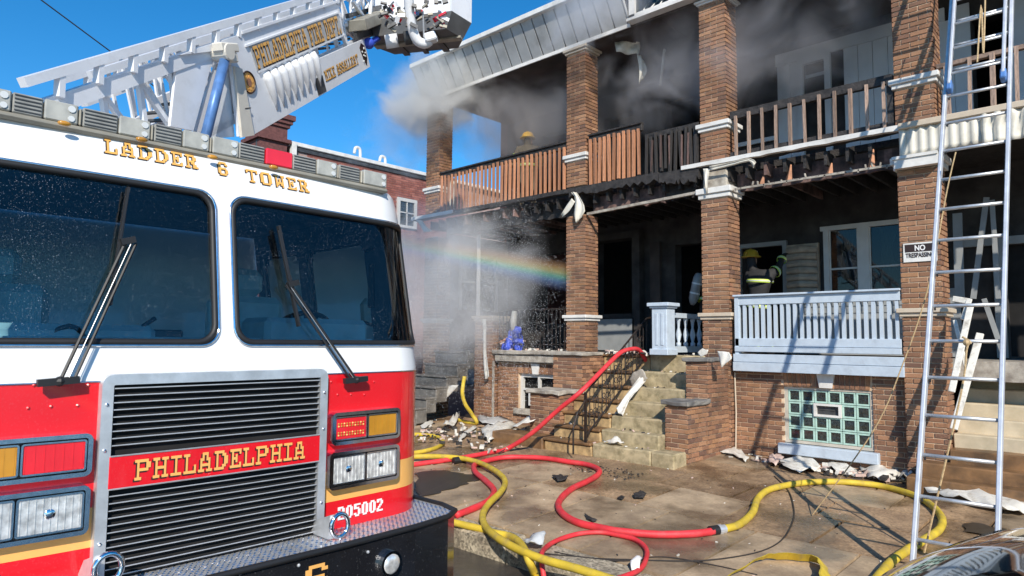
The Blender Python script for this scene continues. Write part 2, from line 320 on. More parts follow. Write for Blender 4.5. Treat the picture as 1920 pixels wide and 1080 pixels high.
    def build(s, name, mat, parent=None, bevel=0, smooth=False, kind=None, fixn=False, label=None):
        o = bpy.data.objects.new(name, s.mesh(name, mat, bevel, smooth, fixn)); link(o, parent)
        if kind: o['kind'] = kind
        if label: o['label'] = label
        return o
def smoothpath(pts, n=8):
    P = [Vector(p) for p in pts]; out = []
    for i in range(len(P)-1):
        p0, p1, p2, p3 = P[max(i-1, 0)], P[i], P[i+1], P[min(i+2, len(P)-1)]
        for k in range(n):
            t = k/n
            out.append(.5*((2*p1)+(p2-p0)*t+(2*p0-5*p1+4*p2-p3)*t*t+(3*p1-p0-3*p2+p3)*t**3))
    out.append(P[-1]); return out
def ground(x, y):
    a = min(max(-2.5-x, 0), 2.6)*.045
    yy = min(max(y, -5.35), 0)
    return .02 + a*(1+yy/8) + .028*yy
def gpx(u, v, lift=0.0, street=False):   # point of the pavement seen at a pixel
    z = 0.0
    for _ in range(12):
        p = onZ(u, v, z)
        z = (STREET if (street or p.y < CURBY) else ground(p.x, p.y)) + lift
    return onZ(u, v, z)
STREET = -.27; CURBY = -5.32
# bricks ------------------------------------------------------------------
def brick_mesh():
    b = MB(); c = .06; d = .5
    # unit brick: x length, y depth (front at -y), z height, front edges chamfered
    fr = [(-.5+c*.3,-.5,-.5+c),(.5-c*.3,-.5,-.5+c),(.5-c*.3,-.5,.5-c),(-.5+c*.3,-.5,.5-c)]
    md = [(-.5,-.44,-.5),(.5,-.44,-.5),(.5,-.44,.5),(-.5,-.44,.5)]
    bk_ = [(-.5,.5,-.5),(.5,.5,-.5),(.5,.5,.5),(-.5,.5,.5)]
    b.add(fr+md+bk_, [(0,1,2,3)]+[(4+i,4+(i+1) % 4,(i+1) % 4,i) for i in range(4)]+[(8+i,8+(i+1) % 4,4+(i+1) % 4,4+i) for i in range(4)])
    return b
BRM = {}
class Bricks:
    def __init__(s, mat='brick'): s.l = []; s.mat = mat
    def wall(s, p0, ud, length, z0, z1, holes=(), course=.0677, soldier=False, phase=0, parent=None):
        # p0: lower-left face corner; ud: unit vector along; outward normal = ud x z rotated
        ud = Vector(ud).normalized(); n = Vector((ud.y, -ud.x, 0))
        k = 0; z = z0
        while z < z1-.03:
            h = min(course, z1-z)-.013
            x = -.107 if (k+phase) % 2 else 0.0
            while x < length-.01:
                a, b = max(x, 0), min(x+.200, length)
                if length-b < .055: b = length
                if b-a > .03:
                    c = p0+ud*((a+b)/2); zz = z+h/2+.005
                    u_ = (a+b)/2
                    if not any(h0-.09 < u_ < h1+.09 and h2-.02 < zz < h3+.02 and (u_ > h0-.04 and u_ < h1+.04 or True) and not (b < h0+.02 or a > h1-.02) for h0, h1, h2, h3 in holes):
                        s.l.append((Vector((c.x, c.y, zz)), ud, (b-a if (b-a) > .05 else b-a, .05, h), n, parent, 0))
                    else:
                        # clip the brick against the hole
                        for h0, h1, h2, h3 in holes:
                            if h2-.02 < zz < h3+.02:
                                if a < h0-.03 and b > h0: s.l.append(((p0+ud*((a+h0)/2)).xy.to_3d()+Vector((0,0,zz)), ud, (h0-a, .05, h), n, parent, 0))
                                if b > h1+.03 and a < h1: s.l.append(((p0+ud*((b+h1)/2)).xy.to_3d()+Vector((0,0,zz)), ud, (b-h1, .05, h), n, parent, 0))
                x += .213
            z += course; k += 1
    def soldier(s, p0, ud, length, z0, h, parent=None, lean=.0):
        ud = Vector(ud).normalized(); n = Vector((ud.y, -ud.x, 0)); x = .03; 
        while x < length-.03:
            c = p0+ud*x; s.l.append((Vector((c.x, c.y, z0+h/2)), ud, (.054, .05, h-.012), n, parent, lean*(x-length/2))); x += .066
    def emit(s, root, budget=290):
        proud = .0035
        if not s.l: return
        if s.mat not in BRM: BRM[s.mat] = brick_mesh().mesh('brick', s.mat)
        me = BRM[s.mat]; bm_ = brick_mesh()
        fwd = cw(Vector((0,0,1)))
        def sz(e):
            d = e[0]-CAM; depth = d.dot(fwd)
            if depth < .1: return -1
            r0 = d.dot(cw(Vector((1,0,0))))/depth*F; u0 = d.dot(cw(Vector((0,1,0))))/depth*F
            vis = abs(r0) < 960 and abs(u0) < 540
            facing = -d.normalized().dot(e[3])
            return (e[2][0]*max(facing, 0)/depth) + (10 if vis else 0)
        order = sorted(range(len(s.l)), key=lambda i: -sz(s.l[i]))
        rest = MB()
        for rank, i in enumerate(order):
            c, ud, dim, n, parent, rot = s.l[i]
            cc = c - n*(dim[1]/2-proud) + n*R_.uniform(-.002, .003)
            up = Vector((0,0,1))
            u2 = ud
            if rot:
                u2 = (ud*math.cos(rot)+up*math.sin(rot)); up = (-ud*math.sin(rot)+Vector((0,0,1))*math.cos(rot))
            m3 = Matrix((u2*dim[0], -n*dim[1], up*dim[2])).transposed()
            if rank < budget:
                o = bpy.data.objects.new('brick', me); link(o, parent or root)
                o.matrix_local = Matrix.Translation(cc - worigin(parent or root)) @ m3.to_4x4()
            else:
                rest.add([cc + m3 @ Vector(v) for v in bm_.v], bm_.f)
        if rest.v: rest.build('brickwork', s.mat, root, kind='stuff')
def grid_patch(fn, us, vs, keep=None):
    b = MB(); nu, nv = len(us), len(vs)
    b.v = [tuple(fn(u, v)) for u in us for v in vs]
    for i in range(nu-1):
        for j in range(nv-1):
            if keep and not keep((us[i]+us[i+1])/2, (vs[j]+vs[j+1])/2): continue
            b.f.append((i*nv+j, (i+1)*nv+j, (i+1)*nv+j+1, i*nv+j+1))
    return b
def lin(a, b, n): return [a+(b-a)*i/n for i in range(n+1)]
# slab serif letters on a small grid -----------------------------------------
G = {
'P':["######.",".#...##",".#...##",".#####.",".#.....",".#.....","###...."],
'H':["###.###",".#...#.",".#...#.",".#####.",".#...#.",".#...#.","###.###"],
'I':["#####","..#..","..#..","..#..","..#..","..#..","#####"],
'L':["###...",".#....",".#....",".#....",".#...#",".#...#","######"],
'A':["..###..","..#.#..",".##.##.",".#...#.",".#####.",".#...#.","###.###"],
'D':["#####..",".#..##.",".#...##",".#...##",".#...##",".#..##.","#####.."],
'E':["######",".#...#",".#.#..",".###..",".#.#..",".#...#","######"],
'R':["#####..",".#..##.",".#..##.",".####..",".#.##..",".#..##.","###.###"],
'T':["#######","#..#..#","...#...","...#...","...#...","...#...","..###.."],
'O':[".#####.","##...##","##...##","##...##","##...##","##...##",".#####."],
'W':["###.###",".#...#.",".#.#.#.",".#.#.#.",".#####.",".##.##.",".#...#."],
'F':["######",".#...#",".#.#..",".###..",".#.#..",".#....","###..."],
'M':["##...##",".##.##.",".#####.",".#.#.#.",".#...#.",".#...#.","###.###"],
'K':["###.##.",".#.##..",".###...",".##....",".#.##..",".#..##.","###.###"],
'S':[".####.","##..##","##....",".####.","....##","##..##",".####."],
'6':[".#####.","##...##","##.....","######.","##...##","##...##",".#####."],
'.':["..","..","..","..","..","##","##"],
' ':["...."]*7}
def letters(text, fn, w, h, name, mat, parent, shade=None, track=1.0):
    cols = sum(len(G[c][0])+track for c in text)-track; cs = w/cols; x = 0; res = []
    for wd_ in text.split(' '):
        n = sum(len(G[c][0])+track for c in wd_)-track
        res += letters1(wd_, (lambda x0: lambda u, v, l: fn(u+x0, v, l))(x*cs), n*cs, h, name, mat, parent, shade, track)
        x += n+track+len(G[' '][0])+track
    return res
def letters1(text, fn, w, h, name, mat, parent, shade=None, track=1.0):
    """text in a w x h box; fn(u, v, lift) -> 3d point, u right, v up"""
    cols = sum(len(G[c][0])+track for c in text)-track
    cs, rs = w/cols, h/7
    out = []
    for dx, dy, lift, mt, nm in (([(-.5*cs*1.2, -.5*rs*1.0, .0015, shade, name+'_shade')] if shade else []) + [(0, 0, .0035, mat, name)]):
        b = MB(); x = 0
        for c in text:
            g = G[c]
            for rI, row in enumerate(g):
                k = 0
                while k < len(row):
                    if row[k] == '#':
                        e = k
                        while e < len(row) and row[e] == '#': e += 1
                        u0, u1 = (x+k)*cs+dx, (x+e)*cs+dx; v1, v0 = h-rI*rs+dy, h-(rI+1)*rs+dy
                        b.add([fn(u0, v0, lift), fn(u1, v0, lift), fn(u1, v1, lift), fn(u0, v1, lift)], [(0,1,2,3)])
                        k = e
                    else: k += 1
            x += len(g[0])+track
        out.append(b.build(nm, mt, parent))
    return out
# ================================================================ SETTING
def setting(o): o['kind'] = 'structure'; return o
st = setting(MB().box(-300, 300, -300, CURBY-.02, STREET-.3, STREET).build('road', 'road'))
gb = grid_patch(lambda x, y: (x, y, ground(x, y)-.05), [-60, -30, -14]+lin(-13, 4, 34)+[8, 60], lin(-5.02, 0, 10)+[.15])
sw = setting(gb.build('sidewalk', 'joint'))
far = setting(grid_patch(lambda x, y: (x, y, -.02+ground(x, 0)*0+ .05), [-300, -60, -12, 4, 60, 300], [.15, 20, 300]).build('ground', 'joint'))
cbp = MB()
def slab(x0, x1, y0, y1, mat, name='slab', parent=None, th=.06):
    xs = lin(x0+.014, x1-.014, max(1, int((x1-x0)/.6))); ys = lin(y0+.007, y1-.007, max(1, int((y1-y0)/.6)))
    j = R_.uniform(-.003, .005)
    b = grid_patch(lambda x, y: (x, y, ground(x, y)+j), xs, ys)
    # sides
    n = len(b.v); ring = [(x, ys[0]) for x in xs]+[(xs[-1], y) for y in ys[1:]]+[(x, ys[-1]) for x in xs[::-1][1:]]+[(xs[0], y) for y in ys[::-1][1:-1]]
    top = [(x, y, ground(x, y)+j) for x, y in ring]; bot = [(x, y, ground(x, y)-th) for x, y in ring]; m = len(ring)
    b.add(top+bot, [(i, m+i, m+(i+1) % m, (i+1) % m) for i in range(m)])
    return b.build(name, mat, parent or sw)
rows = [(-5.0, -3.36, [(-13, -9, 1.1), (-9, 4, .95)], 0.0), (-3.36, -2.38, None, .5), (-2.38, -1.62, None, .2), (-1.62, -.8, None, .7), (-.8, -.0, None, .35)]
for i, (ya, yb, _, ph) in enumerate(rows):
    x = -13.4+ph; 
    while x < 3.5:
        wd = .95*(1+R_.choice([0, 0, .0, .5]))
        if i == 0: wd = .95
        mt = 'slab_smooth' if (i == 0 and R_.random() < .85) or R_.random() < .28 else 'slab_agg'
        slab(x, x+wd, ya+.006, yb-.006, mt); x += wd
for k in range(14):
    x0 = -13.6+k*1.3
    c = MB().box(x0+.004, x0+1.296, CURBY-.02, -5.02, STREET-.1, ground(x0+.6, -5.1)+.004)
    c.build('curbstone', 'curb', sw, bevel=.02)
# ---------------------------------------------------------------- steps
TREAD = [(-1.66, .26), (-1.43, .45), (-1.17, .645), (-.92, .85), (-.63, 1.065), (-.34, 1.30), (-.05, 1.575)]
def stoop(house, x0, x1, mat, nose=None, zoff=0.0, dz=None):
    zp = ground((x0+x1)/2, -1)-.05
    for i, (y, z) in enumerate(TREAD):
        ye = .02 if i == len(TREAD)-1 else TREAD[i+1][0]+.02
        z = z+zoff
        b = MB().box(x0, x1, y, (.4 if i == len(TREAD)-1 else ye), zp, z-(.045 if nose else 0))
        o = b.build('step', mat, house, bevel=.018)
        rough(o, .012, 5)
        if nose:
            nb = MB().box(x0-.015, x1, y-.035, ye+.004, z-.045, z); n_ = nb.build('tread', nose, house, bevel=.012); rough(n_, .006, 8)
        zp = z-.12
def rough(o, amp, sc):
    bm = bmesh.new(); bm.from_mesh(o.data)
    bmesh.ops.subdivide_edges(bm, edges=[e for e in bm.edges if e.calc_length() > .25], cuts=4, use_grid_fill=True)
    for v in bm.verts:
        v.co += Vector((noise.noise(v.co*sc), noise.noise(v.co*sc+Vector((9,0,0))), noise.noise(v.co*sc+Vector((0,9,0)))))*amp
    bm.to_mesh(o.data); bm.free()
def band(house, x0, x1, y1, z0, z1, mat, name='stone_band'):
    h = z1-z0
    b = MB().box(x0-.03, x1+.03, -.03, y1+.03, z0, z0+h*.45).box(x0-.06, x1+.06, -.06, y1+.06, z0+h*.45, z1)
    return b.build(name, mat, house, bevel=.008)
PD = .40
def pier(house, bl, x0, x1, z0, z1, d=PD, label=None):
    p = MB().box(x0+.014, x1-.014, .008, d-.008, z0, z1).build('brick_pier', 'mortar', house, label=label)
    bl.wall(Vector((x0, 0, 0)), (1,0,0), x1-x0, z0, z1, parent=p)
    bl.wall(Vector((x1, .012, 0)), (0,1,0), d-.02, z0, z1, phase=1, parent=p)
    return p
def brick_box(house, bl, x0, x1, y0, y1, z0, z1, name, mat='mortar'):
    p = MB().box(x0+.014, x1-.014, y0+.008, y1, z0, z1).build(name, mat, house)
    bl.wall(Vector((x0, y0, 0)), (1,0,0), x1-x0, z0, z1, parent=p)
    bl.wall(Vector((x1, y0+.012, 0)), (0,1,0), y1-y0-.02, z0, z1, phase=1, parent=p)
    return p
def balusters(rail, xs, y, z0, z1, w, mat, jit=0.0, zj=0.0, d=None):
    me = MB().box(-.5, .5, -.5, .5, -.5, .5).mesh('baluster', mat)
    for x in xs:
        o = bpy.data.objects.new('baluster', me); link(o, rail)
        za = z0+R_.uniform(-zj, zj); zb = z1+R_.uniform(-zj, zj)
        m = Matrix.Translation(Vector((x, y, (za+zb)/2)) - worigin(rail)) @ Matrix.Rotation(R_.uniform(-jit, jit), 4, 'Y') @ Matrix.Rotation(R_.uniform(-jit, jit)*.5, 4, 'X') @ Matrix.Rotation(R_.uniform(-.2, .2) if jit else 0, 4, 'Z')
        o.matrix_local = m @ Matrix.Diagonal((w*R_.uniform(.9, 1.1), (d or w), zb-za, 1))
# ================================================================ HOUSE A (left, worst burnt)
FLOOR2, EAVE, FL1 = 4.68, 7.42, 1.58
A = thing('row_house', 'burnt end row house with orange scorched balcony rail and smoke under its grey roof edge', 'house', (-9.2, 1, 0), 'brick row houses sharing one porch front')
B_ = thing('row_house', 'middle row house with pale blue porch railing and glass block basement window', 'house', (-4, 1, 0), 'brick row houses sharing one porch front')
C_ = thing('row_house', 'right hand row house with crumpled white siding hanging above its dark porch', 'house', (0, 1, 0), 'brick row houses sharing one porch front')
bA, bB, bC = Bricks(), Bricks(), Bricks()
for (x0, x1) in ((-12.34, -11.87), (-8.09, -7.64)):
    pier(A, bA, x0, x1, .05, 2.17); pier(A, bA, x0, x1, 2.28, 4.16); pier(A, bA, x0, x1, 4.72, 5.21); pier(A, bA, x0, x1, 5.34, 7.33)
    band(A, x0, x1, PD, 2.17, 2.28, 'white_trim'); band(A, x0, x1, PD, 5.21, 5.34, 'white_trim'); band(A, x0, x1, PD, 7.33, 7.43, 'cream_trim', 'pier_cap')
for h, bl, x0, x1 in ((B_, bB, -5.28, -4.82), (B_, bB, -2.42, -1.95)):
    bt = 'cream_trim'
    pier(h, bl, x0, x1, .0, 2.15); pier(h, bl, x0, x1, 2.26, 4.1); pier(h, bl, x0, x1, 4.72, 5.21); pier(h, bl, x0, x1, 5.34, 7.36)
    band(h, x0, x1, PD, 2.15, 2.26, bt); band(h, x0, x1, PD, 5.21, 5.34, 'white_trim'); band(h, x0, x1, PD, 7.36, 7.43, 'white_trim', 'pier_cap')
    band(h, x0-.01, x1+.01, PD, 4.1, 4.27, 'white_trim', 'pier_cap')
MB().box(-5.26, -4.84, .02, .38, 4.27, 4.56).build('bearing_block', 'stone_sill', B_, bevel=.02)
pier(C_, bC, .55, 1.02, 0, 4.15); pier(C_, bC, .55, 1.02, 4.72, 7.4)
# party/back walls, each house its own
def backwall(h, x0, x1, mat, holes_low, holes_up, y=2.5):
    """wall in strips round openings"""
    b = MB()
    def strip(z0, z1, holes):
        xs = sorted(set([x0, x1]+[q for a in holes for q in a[:2]])); 
        for a, c in zip(xs, xs[1:]):
            zs = sorted([(q[2], q[3]) for q in holes if q[0] <= a+1e-6 and q[1] >= c-1e-6]); z = z0
            for q0, q1 in zs:
                if q0 > z: b.box(a, c, y, y+.25, z, q0)
                z = q1
            if z < z1: b.box(a, c, y, y+.25, z, z1)
    strip(0, 4.66, holes_low); strip(4.66, 8.0, holes_up)
    return b.build('back_wall', mat, h)
# A back wall: lower big windows and door, upper windows
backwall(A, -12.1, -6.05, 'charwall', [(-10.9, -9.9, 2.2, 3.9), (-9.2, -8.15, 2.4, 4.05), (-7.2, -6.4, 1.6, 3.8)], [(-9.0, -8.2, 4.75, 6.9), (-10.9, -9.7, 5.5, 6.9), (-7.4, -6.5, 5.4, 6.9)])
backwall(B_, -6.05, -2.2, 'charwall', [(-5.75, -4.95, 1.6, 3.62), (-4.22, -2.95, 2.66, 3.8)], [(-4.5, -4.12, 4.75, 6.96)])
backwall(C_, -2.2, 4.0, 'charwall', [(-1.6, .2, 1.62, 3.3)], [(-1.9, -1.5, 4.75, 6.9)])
for h, x0, x1 in ((A, -12.1, -6.05), (B_, -6.05, -2.2), (C_, -2.2, 4.0)):
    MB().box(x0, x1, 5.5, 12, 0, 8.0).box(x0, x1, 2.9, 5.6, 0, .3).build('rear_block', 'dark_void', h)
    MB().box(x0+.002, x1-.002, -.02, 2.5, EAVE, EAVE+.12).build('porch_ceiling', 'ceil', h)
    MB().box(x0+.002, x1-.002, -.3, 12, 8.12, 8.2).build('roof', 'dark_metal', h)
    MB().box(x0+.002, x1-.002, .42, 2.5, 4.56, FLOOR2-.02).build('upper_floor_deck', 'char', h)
    MB().box(x0+.004, x1-.004, .45, 2.5, FL1-.25, FL1).build('porch_floor', 'stone_sill' if h is not A else 'char', h)
MB().box(-12.35, -12.1, 2.5, 12, 0, 8.12).build('gable_wall', 'brick_red', A)
# joists seen from below along the burnt front
for i in range(38):
    x = -12.2+i*.295
    if x > -2.5: break
    h = A if x < -6.05 else B_
    burnt = -9.5 < x < -5.4
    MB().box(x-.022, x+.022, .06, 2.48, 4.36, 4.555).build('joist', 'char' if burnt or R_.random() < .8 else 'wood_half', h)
def rimline(h, x0, x1, y0, y1, z0, z1, mat, name, jag=.0, n=24):
    b = MB(); xs = lin(x0, x1, n); lo = [z0+(R_.uniform(0, jag)) for _ in xs]
    for i in range(n):
        b.add([(xs[i], y0, lo[i]), (xs[i+1], y0, lo[i+1]), (xs[i+1], y1, lo[i+1]), (xs[i], y1, lo[i]), (xs[i], y0, z1), (xs[i+1], y0, z1), (xs[i+1], y1, z1), (xs[i], y1, z1)],
              [(0,3,2,1),(4,5,6,7),(0,1,5,4),(2,3,7,6)]+([(3,0,4,7)] if i == 0 else [])+([(1,2,6,5)] if i == n-1 else []))
    return b.build(name, mat, h)
rimline(A, -12.75, -8.0, -.05, .10, 4.60, 4.69, 'char', 'edge_beam', .02)
rimline(A, -12.78, -11.3, -.075, -.052, 4.62, 4.70, 'white_trim', 'drip_edge', .01)
rimline(A, -8.0, -6.055, -.04, .10, 4.50, 4.69, 'char', 'edge_beam', .09)
rimline(B_, -6.045, -5.3, -.04, .10, 4.40, 4.66, 'char', 'edge_beam', .12)
rimline(B_, -4.82, -1.95, .02, .12, 4.62, 4.70, 'char', 'edge_beam', .02)
rimline(B_, -5.6, -1.95, -.07, .018, 4.63, 4.705, 'white_trim', 'drip_edge', .015, 30)
rimline(B_, -4.8, -2.45, .30, .36, 4.2, 4.50, 'wood_half', 'inner_beam', .02)
rimline(A, -7.6, -6.06, .20, .26, 4.18, 4.5, 'wood_half', 'inner_beam', .05)
rimline(A, -11.85, -8.1, .25, .31, 4.2, 4.5, 'char', 'inner_beam', .05)
rimline(B_, -6.04, -5.3, .20, .26, 4.2, 4.5, 'char', 'inner_beam', .08)
MB().bar((-7.6, .02, 4.16), (-5.3, .02, 4.24), .05, .045).build('hanging_rail', 'stone_sill', A)
b = MB().bar((-4.78, .03, 4.2), (-2.42, .03, 4.2), .03, .03)
for i in range(26):
    x = -4.7+i*.09; b.bar((x, .03, 4.21), (x+R_.uniform(-.02, .02), .03, 4.21+R_.uniform(-.05, .07)), .03, .015)
b.build('torn_soffit_strip', 'stone_sill', B_)
for x, z, s_ in ((-4.3, 4.26, .10), (-3.88, 4.26, .2), (-3.3, 4.26, .12), (-2.75, 4.26, .22)):
    MB().tube([(x, .06, z-.05), (x+.02, .10, z+s_)], [.05, .012], 4).build('broken_stub', 'wood_raw', B_)
# ceiling of lower porch between joists: boards (dark) already by deck above
# ---------------------------------------------------------------- roof edge fascia (grey standing seam panels)
P0f, P1f = Vector((0, -.01, 7.50)), Vector((0, -.40, 8.14))
x = -12.42; k = 0
while x < -6.62:
    x1 = min(x+.285, -6.6); b = MB(); dn = Vector((0, -.03, -.018))
    sl_ = [(x, P0f.y, P0f.z), (x1-.03, P0f.y-.0, P0f.z), (x1-.03, P1f.y-.0, P1f.z), (x, P1f.y, P1f.z)]
    b.prism(sl_, (0, .05, .03))
    b.build('fascia_panel', 'fascia', A, fixn=True); x = x1+.004; k += 1
MB().prism([(-12.4, .05, 7.5), (-12.4, -.32, 8.16), (-6.62, -.32, 8.16), (-6.62, .05, 7.5)], (0, .03, .02)).build('fascia_backing', 'char', A, fixn=True)
MB().box(-12.45, -6.6, -.48, -.385, 8.14, 8.25).build('gutter', 'white_trim', A, bevel=.012)
MB().box(-12.45, -6.6, -.045, .09, 7.43, 7.50).build('eave_trim', 'white_trim', A)
MB().prism([(-12.45, -.02, 7.45), (-12.45, -.42, 8.16), (-12.45, .6, 8.16), (-12.45, .6, 7.45)], (.025, 0, 0)).build('fascia_end', 'dark_metal', A, fixn=True)
x0, x1 = -6.58, -5.0
fr = MB().box(x0, x0+.12, -.12, -.02, 7.55, 8.25).box(x0, 3.9, -.12, -.02, 7.46, 7.60).box(x0, 3.9, -.12, -.02, 8.1, 8.25).box(-3.2, -3.05, -.12, -.02, 7.6, 8.1).box(.4, .55, -.12, -.02, 7.6, 8.1)
fr.box(x0, 3.9, -.20, -.12, 7.46, 7.51)
fr.build('eave_frame', 'white_trim', B_)
MB().box(x0+.1, 3.9, -.06, -.04, 7.6, 8.1).build('eave_glazing', 'pane', B_)
MB().box(x0+.1, 3.9, .08, .10, 7.5, 8.1).build('eave_backing', 'charwall', B_)
for i in range(9):
    MB().bar((x0+.25+i*.17, -.03, 7.62), (x0+.45+i*.17+R_.uniform(-.1, .1), .05, 7.85), .10, .02).build('fallen_trim', 'debris', B_)
# melted soffit sheets hanging in the upper porches
def sheet(pts, name, mat, parent=None, wave=.03, n=7, m=7, freq=9, **kw):
    """ruled sheet between two polylines of 3d points (with waves)"""
    a, c = smoothpath(pts[0], 4), smoothpath(pts[1], 4)
    ra = [a[int(i*(len(a)-1)/m)] for i in range(m+1)]; rc = [c[int(i*(len(c)-1)/m)] for i in range(m+1)]
    b = MB(); nn = None
    for i in range(m+1):
        d = rc[i]-ra[i]; t = (ra[min(i+1, m)]-ra[max(i-1, 0)]); nn = d.cross(t)
        nn = nn.normalized() if nn.length > 1e-9 else Vector((0,-1,0))
        for j in range(n+1):
            p = ra[i].lerp(rc[i], j/n); b.v.append(tuple(p+nn*(wave*math.sin(freq*j/n+i*.5)+noise.noise(p*5)*wave)))
    for i in range(m):
        for j in range(n):
            b.f.append((i*(n+1)+j, (i+1)*(n+1)+j, (i+1)*(n+1)+j+1, i*(n+1)+j+1))
    k = len(b.v); b2 = MB(); b2.v = b.v[:]; b2.f = b.f[:]
    o = b2.build(name, mat, parent, smooth=True)
    md = o.modifiers.new('thickness', 'SOLIDIFY'); md.thickness = .006
    for q, v_ in kw.items(): o[q] = v_
    return o
Y_ = .25
sheet([[onY(1153, 72, Y_), onY(1155, 98, Y_)], [onY(1200, 80, .6), onY(1198, 103, .6)]], 'hanging_soffit', 'siding', A, .04)
sheet([[onY(1195, 100, .45), onY(1200, 130, .45), onY(1197, 158, .45)], [onY(1206, 110, .6), onY(1211, 135, .6), onY(1203, 150, .6)]], 'hanging_soffit', 'siding', A, .02)
MB().bar(onY(1246, 92, .8), onY(1238, 160, .8), .05, .02).build('hanging_strip', 'debris', A)
# ---------------------------------------------------------------- railings
def railing(h, x0, x1, zt, zb, n, mrail, mbal, y=.06, w=.035, jit=.0, zj=.0, th=.09, name='balcony_railing', label=None, xs=None):
    r = MB().box(x0, x1, y-.035, y+.035, zt-th, zt).build(name, mrail, h, bevel=.005, label=label)
    if xs is None: xs = [x0+(i+.5)*(x1-x0)/n for i in range(n)]
    balusters(r, xs, y-.045 if mbal != 'blue_paint' else y, zb, zt-th*(.6 if mbal != 'blue_paint' else .98), w, mbal, jit, zj)
    if mbal in ('wood_raw',): MB().box(x0, x1, y-.07, y+.05, zt, zt+.03).build('rail_cap', 'char', r)
    return r
railing(A, -11.85, -8.1, 5.62, 4.70, 31, 'char', 'wood_raw', jit=.012, zj=.02, w=.042, th=.12, label='orange scorched balcony railing with a charred top rail')
sheet([[onY(840, 335, .12), onY(842, 395, .12)], [onY(856, 335, .1), onY(854, 390, .1)]], 'curled_strip', 'siding', A, .03)
railing(A, -7.58, -6.42, 5.63, 4.70, 11, 'char', 'wood_raw', jit=.02, zj=.02, w=.046, th=.12, label='orange scorched balcony railing beside the brick pier')
railing(B_, -6.36, -5.32, 5.42, 4.70, 11, 'char', 'char', jit=.06, zj=.05, w=.04, label='blackened sagging balcony railing')
balusters(bpy.data.objects['balcony_railing.002'], [-6.2, -6.02, -5.85, -5.62, -5.5], .0, 4.74, 5.3, .028, 'wood_half', .05, .05)
rC = railing(B_, -4.78, -2.45, 5.46, 4.72, 11, 'char', 'wood_weather', jit=.015, zj=.02, w=.04, th=.13, label='charred balcony railing with pale weathered balusters')
MB().box(-4.78, -2.45, .03, .10, 4.72, 4.80).build('bottom_rail', 'char', B_)
MB().box(-2.52, -2.44, .02, .10, 4.72, 5.44).build('railing_post', 'char', B_)
MB().box(-5.42, -5.33, .02, .10, 4.70, 5.42).build('railing_post', 'char', B_)
railing(C_, -1.93, 1.2, 5.44, 4.72, 13, 'wood_weather', 'wood_weather', jit=.03, zj=.03, w=.045, th=.06, label='weathered balcony railing with loose balusters')
# blue porch front of B
bp = railing(B_, -4.74, -2.44, 2.50, 1.84, 24, 'blue_paint', 'blue_paint', y=.05, w=.046, th=.13, name='porch_railing', label='pale blue porch railing')
MB().box(-4.76, -2.43, -.03, .14, 2.50, 2.53).build('handrail', 'blue_paint', B_, bevel=.006)
MB().box(-4.74, -2.44, -.0, .12, 1.74, 1.86).box(-4.74, -2.44, -.02, .12, 1.655, 1.735).build('bottom_rail', 'blue_paint', B_, bevel=.005)
MB().box(-4.76, -2.41, -.03, .10, 1.50, 1.62).build('skirt_board', 'blue_paint', B_, bevel=.005)
MB().box(-4.76, -2.41, -.045, .10, 1.36, 1.495).build('skirt_board', 'blue_paint', B_, bevel=.005)
MB().box(-4.74, -4.68, .0, .1, 1.62, 2.5).build('end_post', 'blue_paint', B_)
# basement walls --------------------------------------------------------------
hw = [( -4.03+4.82-.02, -2.86+4.82+.02, .17, 1.15)]
wb = MB().box(-4.80, -4.05, .128, .4, .0, 1.36).box(-2.84, -2.40, .128, .4, .0, 1.36).box(-4.05, -2.84, .128, .4, 0, .2).box(-4.05, -2.84, .128, .4, 1.15, 1.36).build('basement_wall', 'mortar', B_)
bB.wall(Vector((-4.82, .12, 0)), (1,0,0), 2.4, .03, 1.355, holes=[(.77, 1.98, .17, 1.36)], parent=wb)
bB.soldier(Vector((-4.05, .12, 0)), (1,0,0), 1.24, 1.15, .21, parent=wb, lean=-.12)
MB().prism([(-3.53, .09, 1.16), (-3.36, .09, 1.16), (-3.32, .09, 1.37), (-3.57, .09, 1.37)], (0, .08, 0)).build('keystone', 'white_trim', B_, fixn=True)
MB().box(-4.12, -2.77, .02, .22, .18, .33).build('window_sill', 'blue_paint', B_, bevel=.01)
wdw = MB().box(-4.05, -4.0, .14, .2, .34, 1.15).box(-2.88, -2.84, .14, .2, .34, 1.15).box(-4.0, -2.88, .14, .2, .34, .38).box(-4.0, -2.88, .14, .2, 1.12, 1.15).build('glass_block_window', 'grout', B_)
gx0, gx1, gz0, gz1 = -4.0, -2.88, .38, 1.12; cwid = (gx1-gx0)/6; ch = (gz1-gz0)/4
for i in range(6):
    for j in range(4):
        if j == 2 and i in (2, 3): continue
        xa, za = gx0+i*cwid, gz0+j*ch; t = .028
        f = MB()
        f.box(xa+.003, xa+cwid-.003, .15, .22, za+.003, za+t).box(xa+.003, xa+cwid-.003, .15, .22, za+ch-t, za+ch-.003).box(xa+.003, xa+t, .15, .22, za+t, za+ch-t).box(xa+cwid-t, xa+cwid-.003, .15, .22, za+t, za+ch-t)
        f.build('block_rim', 'glassblock', wdw, bevel=.004)
        MB().box(xa+t, xa+cwid-t, .165, .2, za+t, za+ch-t).build('glass_block', 'dark_glass_block', wdw, bevel=.006)
xa, za = gx0+2*cwid, gz0+2*ch
MB().box(xa+.0, xa+2*cwid, .12, .2, za, za+.03).box(xa, xa+2*cwid, .12, .2, za+ch-.03, za+ch).box(xa, xa+.035, .12, .2, za+.03, za+ch-.03).box(xa+2*cwid-.035, xa+2*cwid, .12, .2, za+.03, za+ch-.03).build('vent_frame', 'white_trim', wdw)
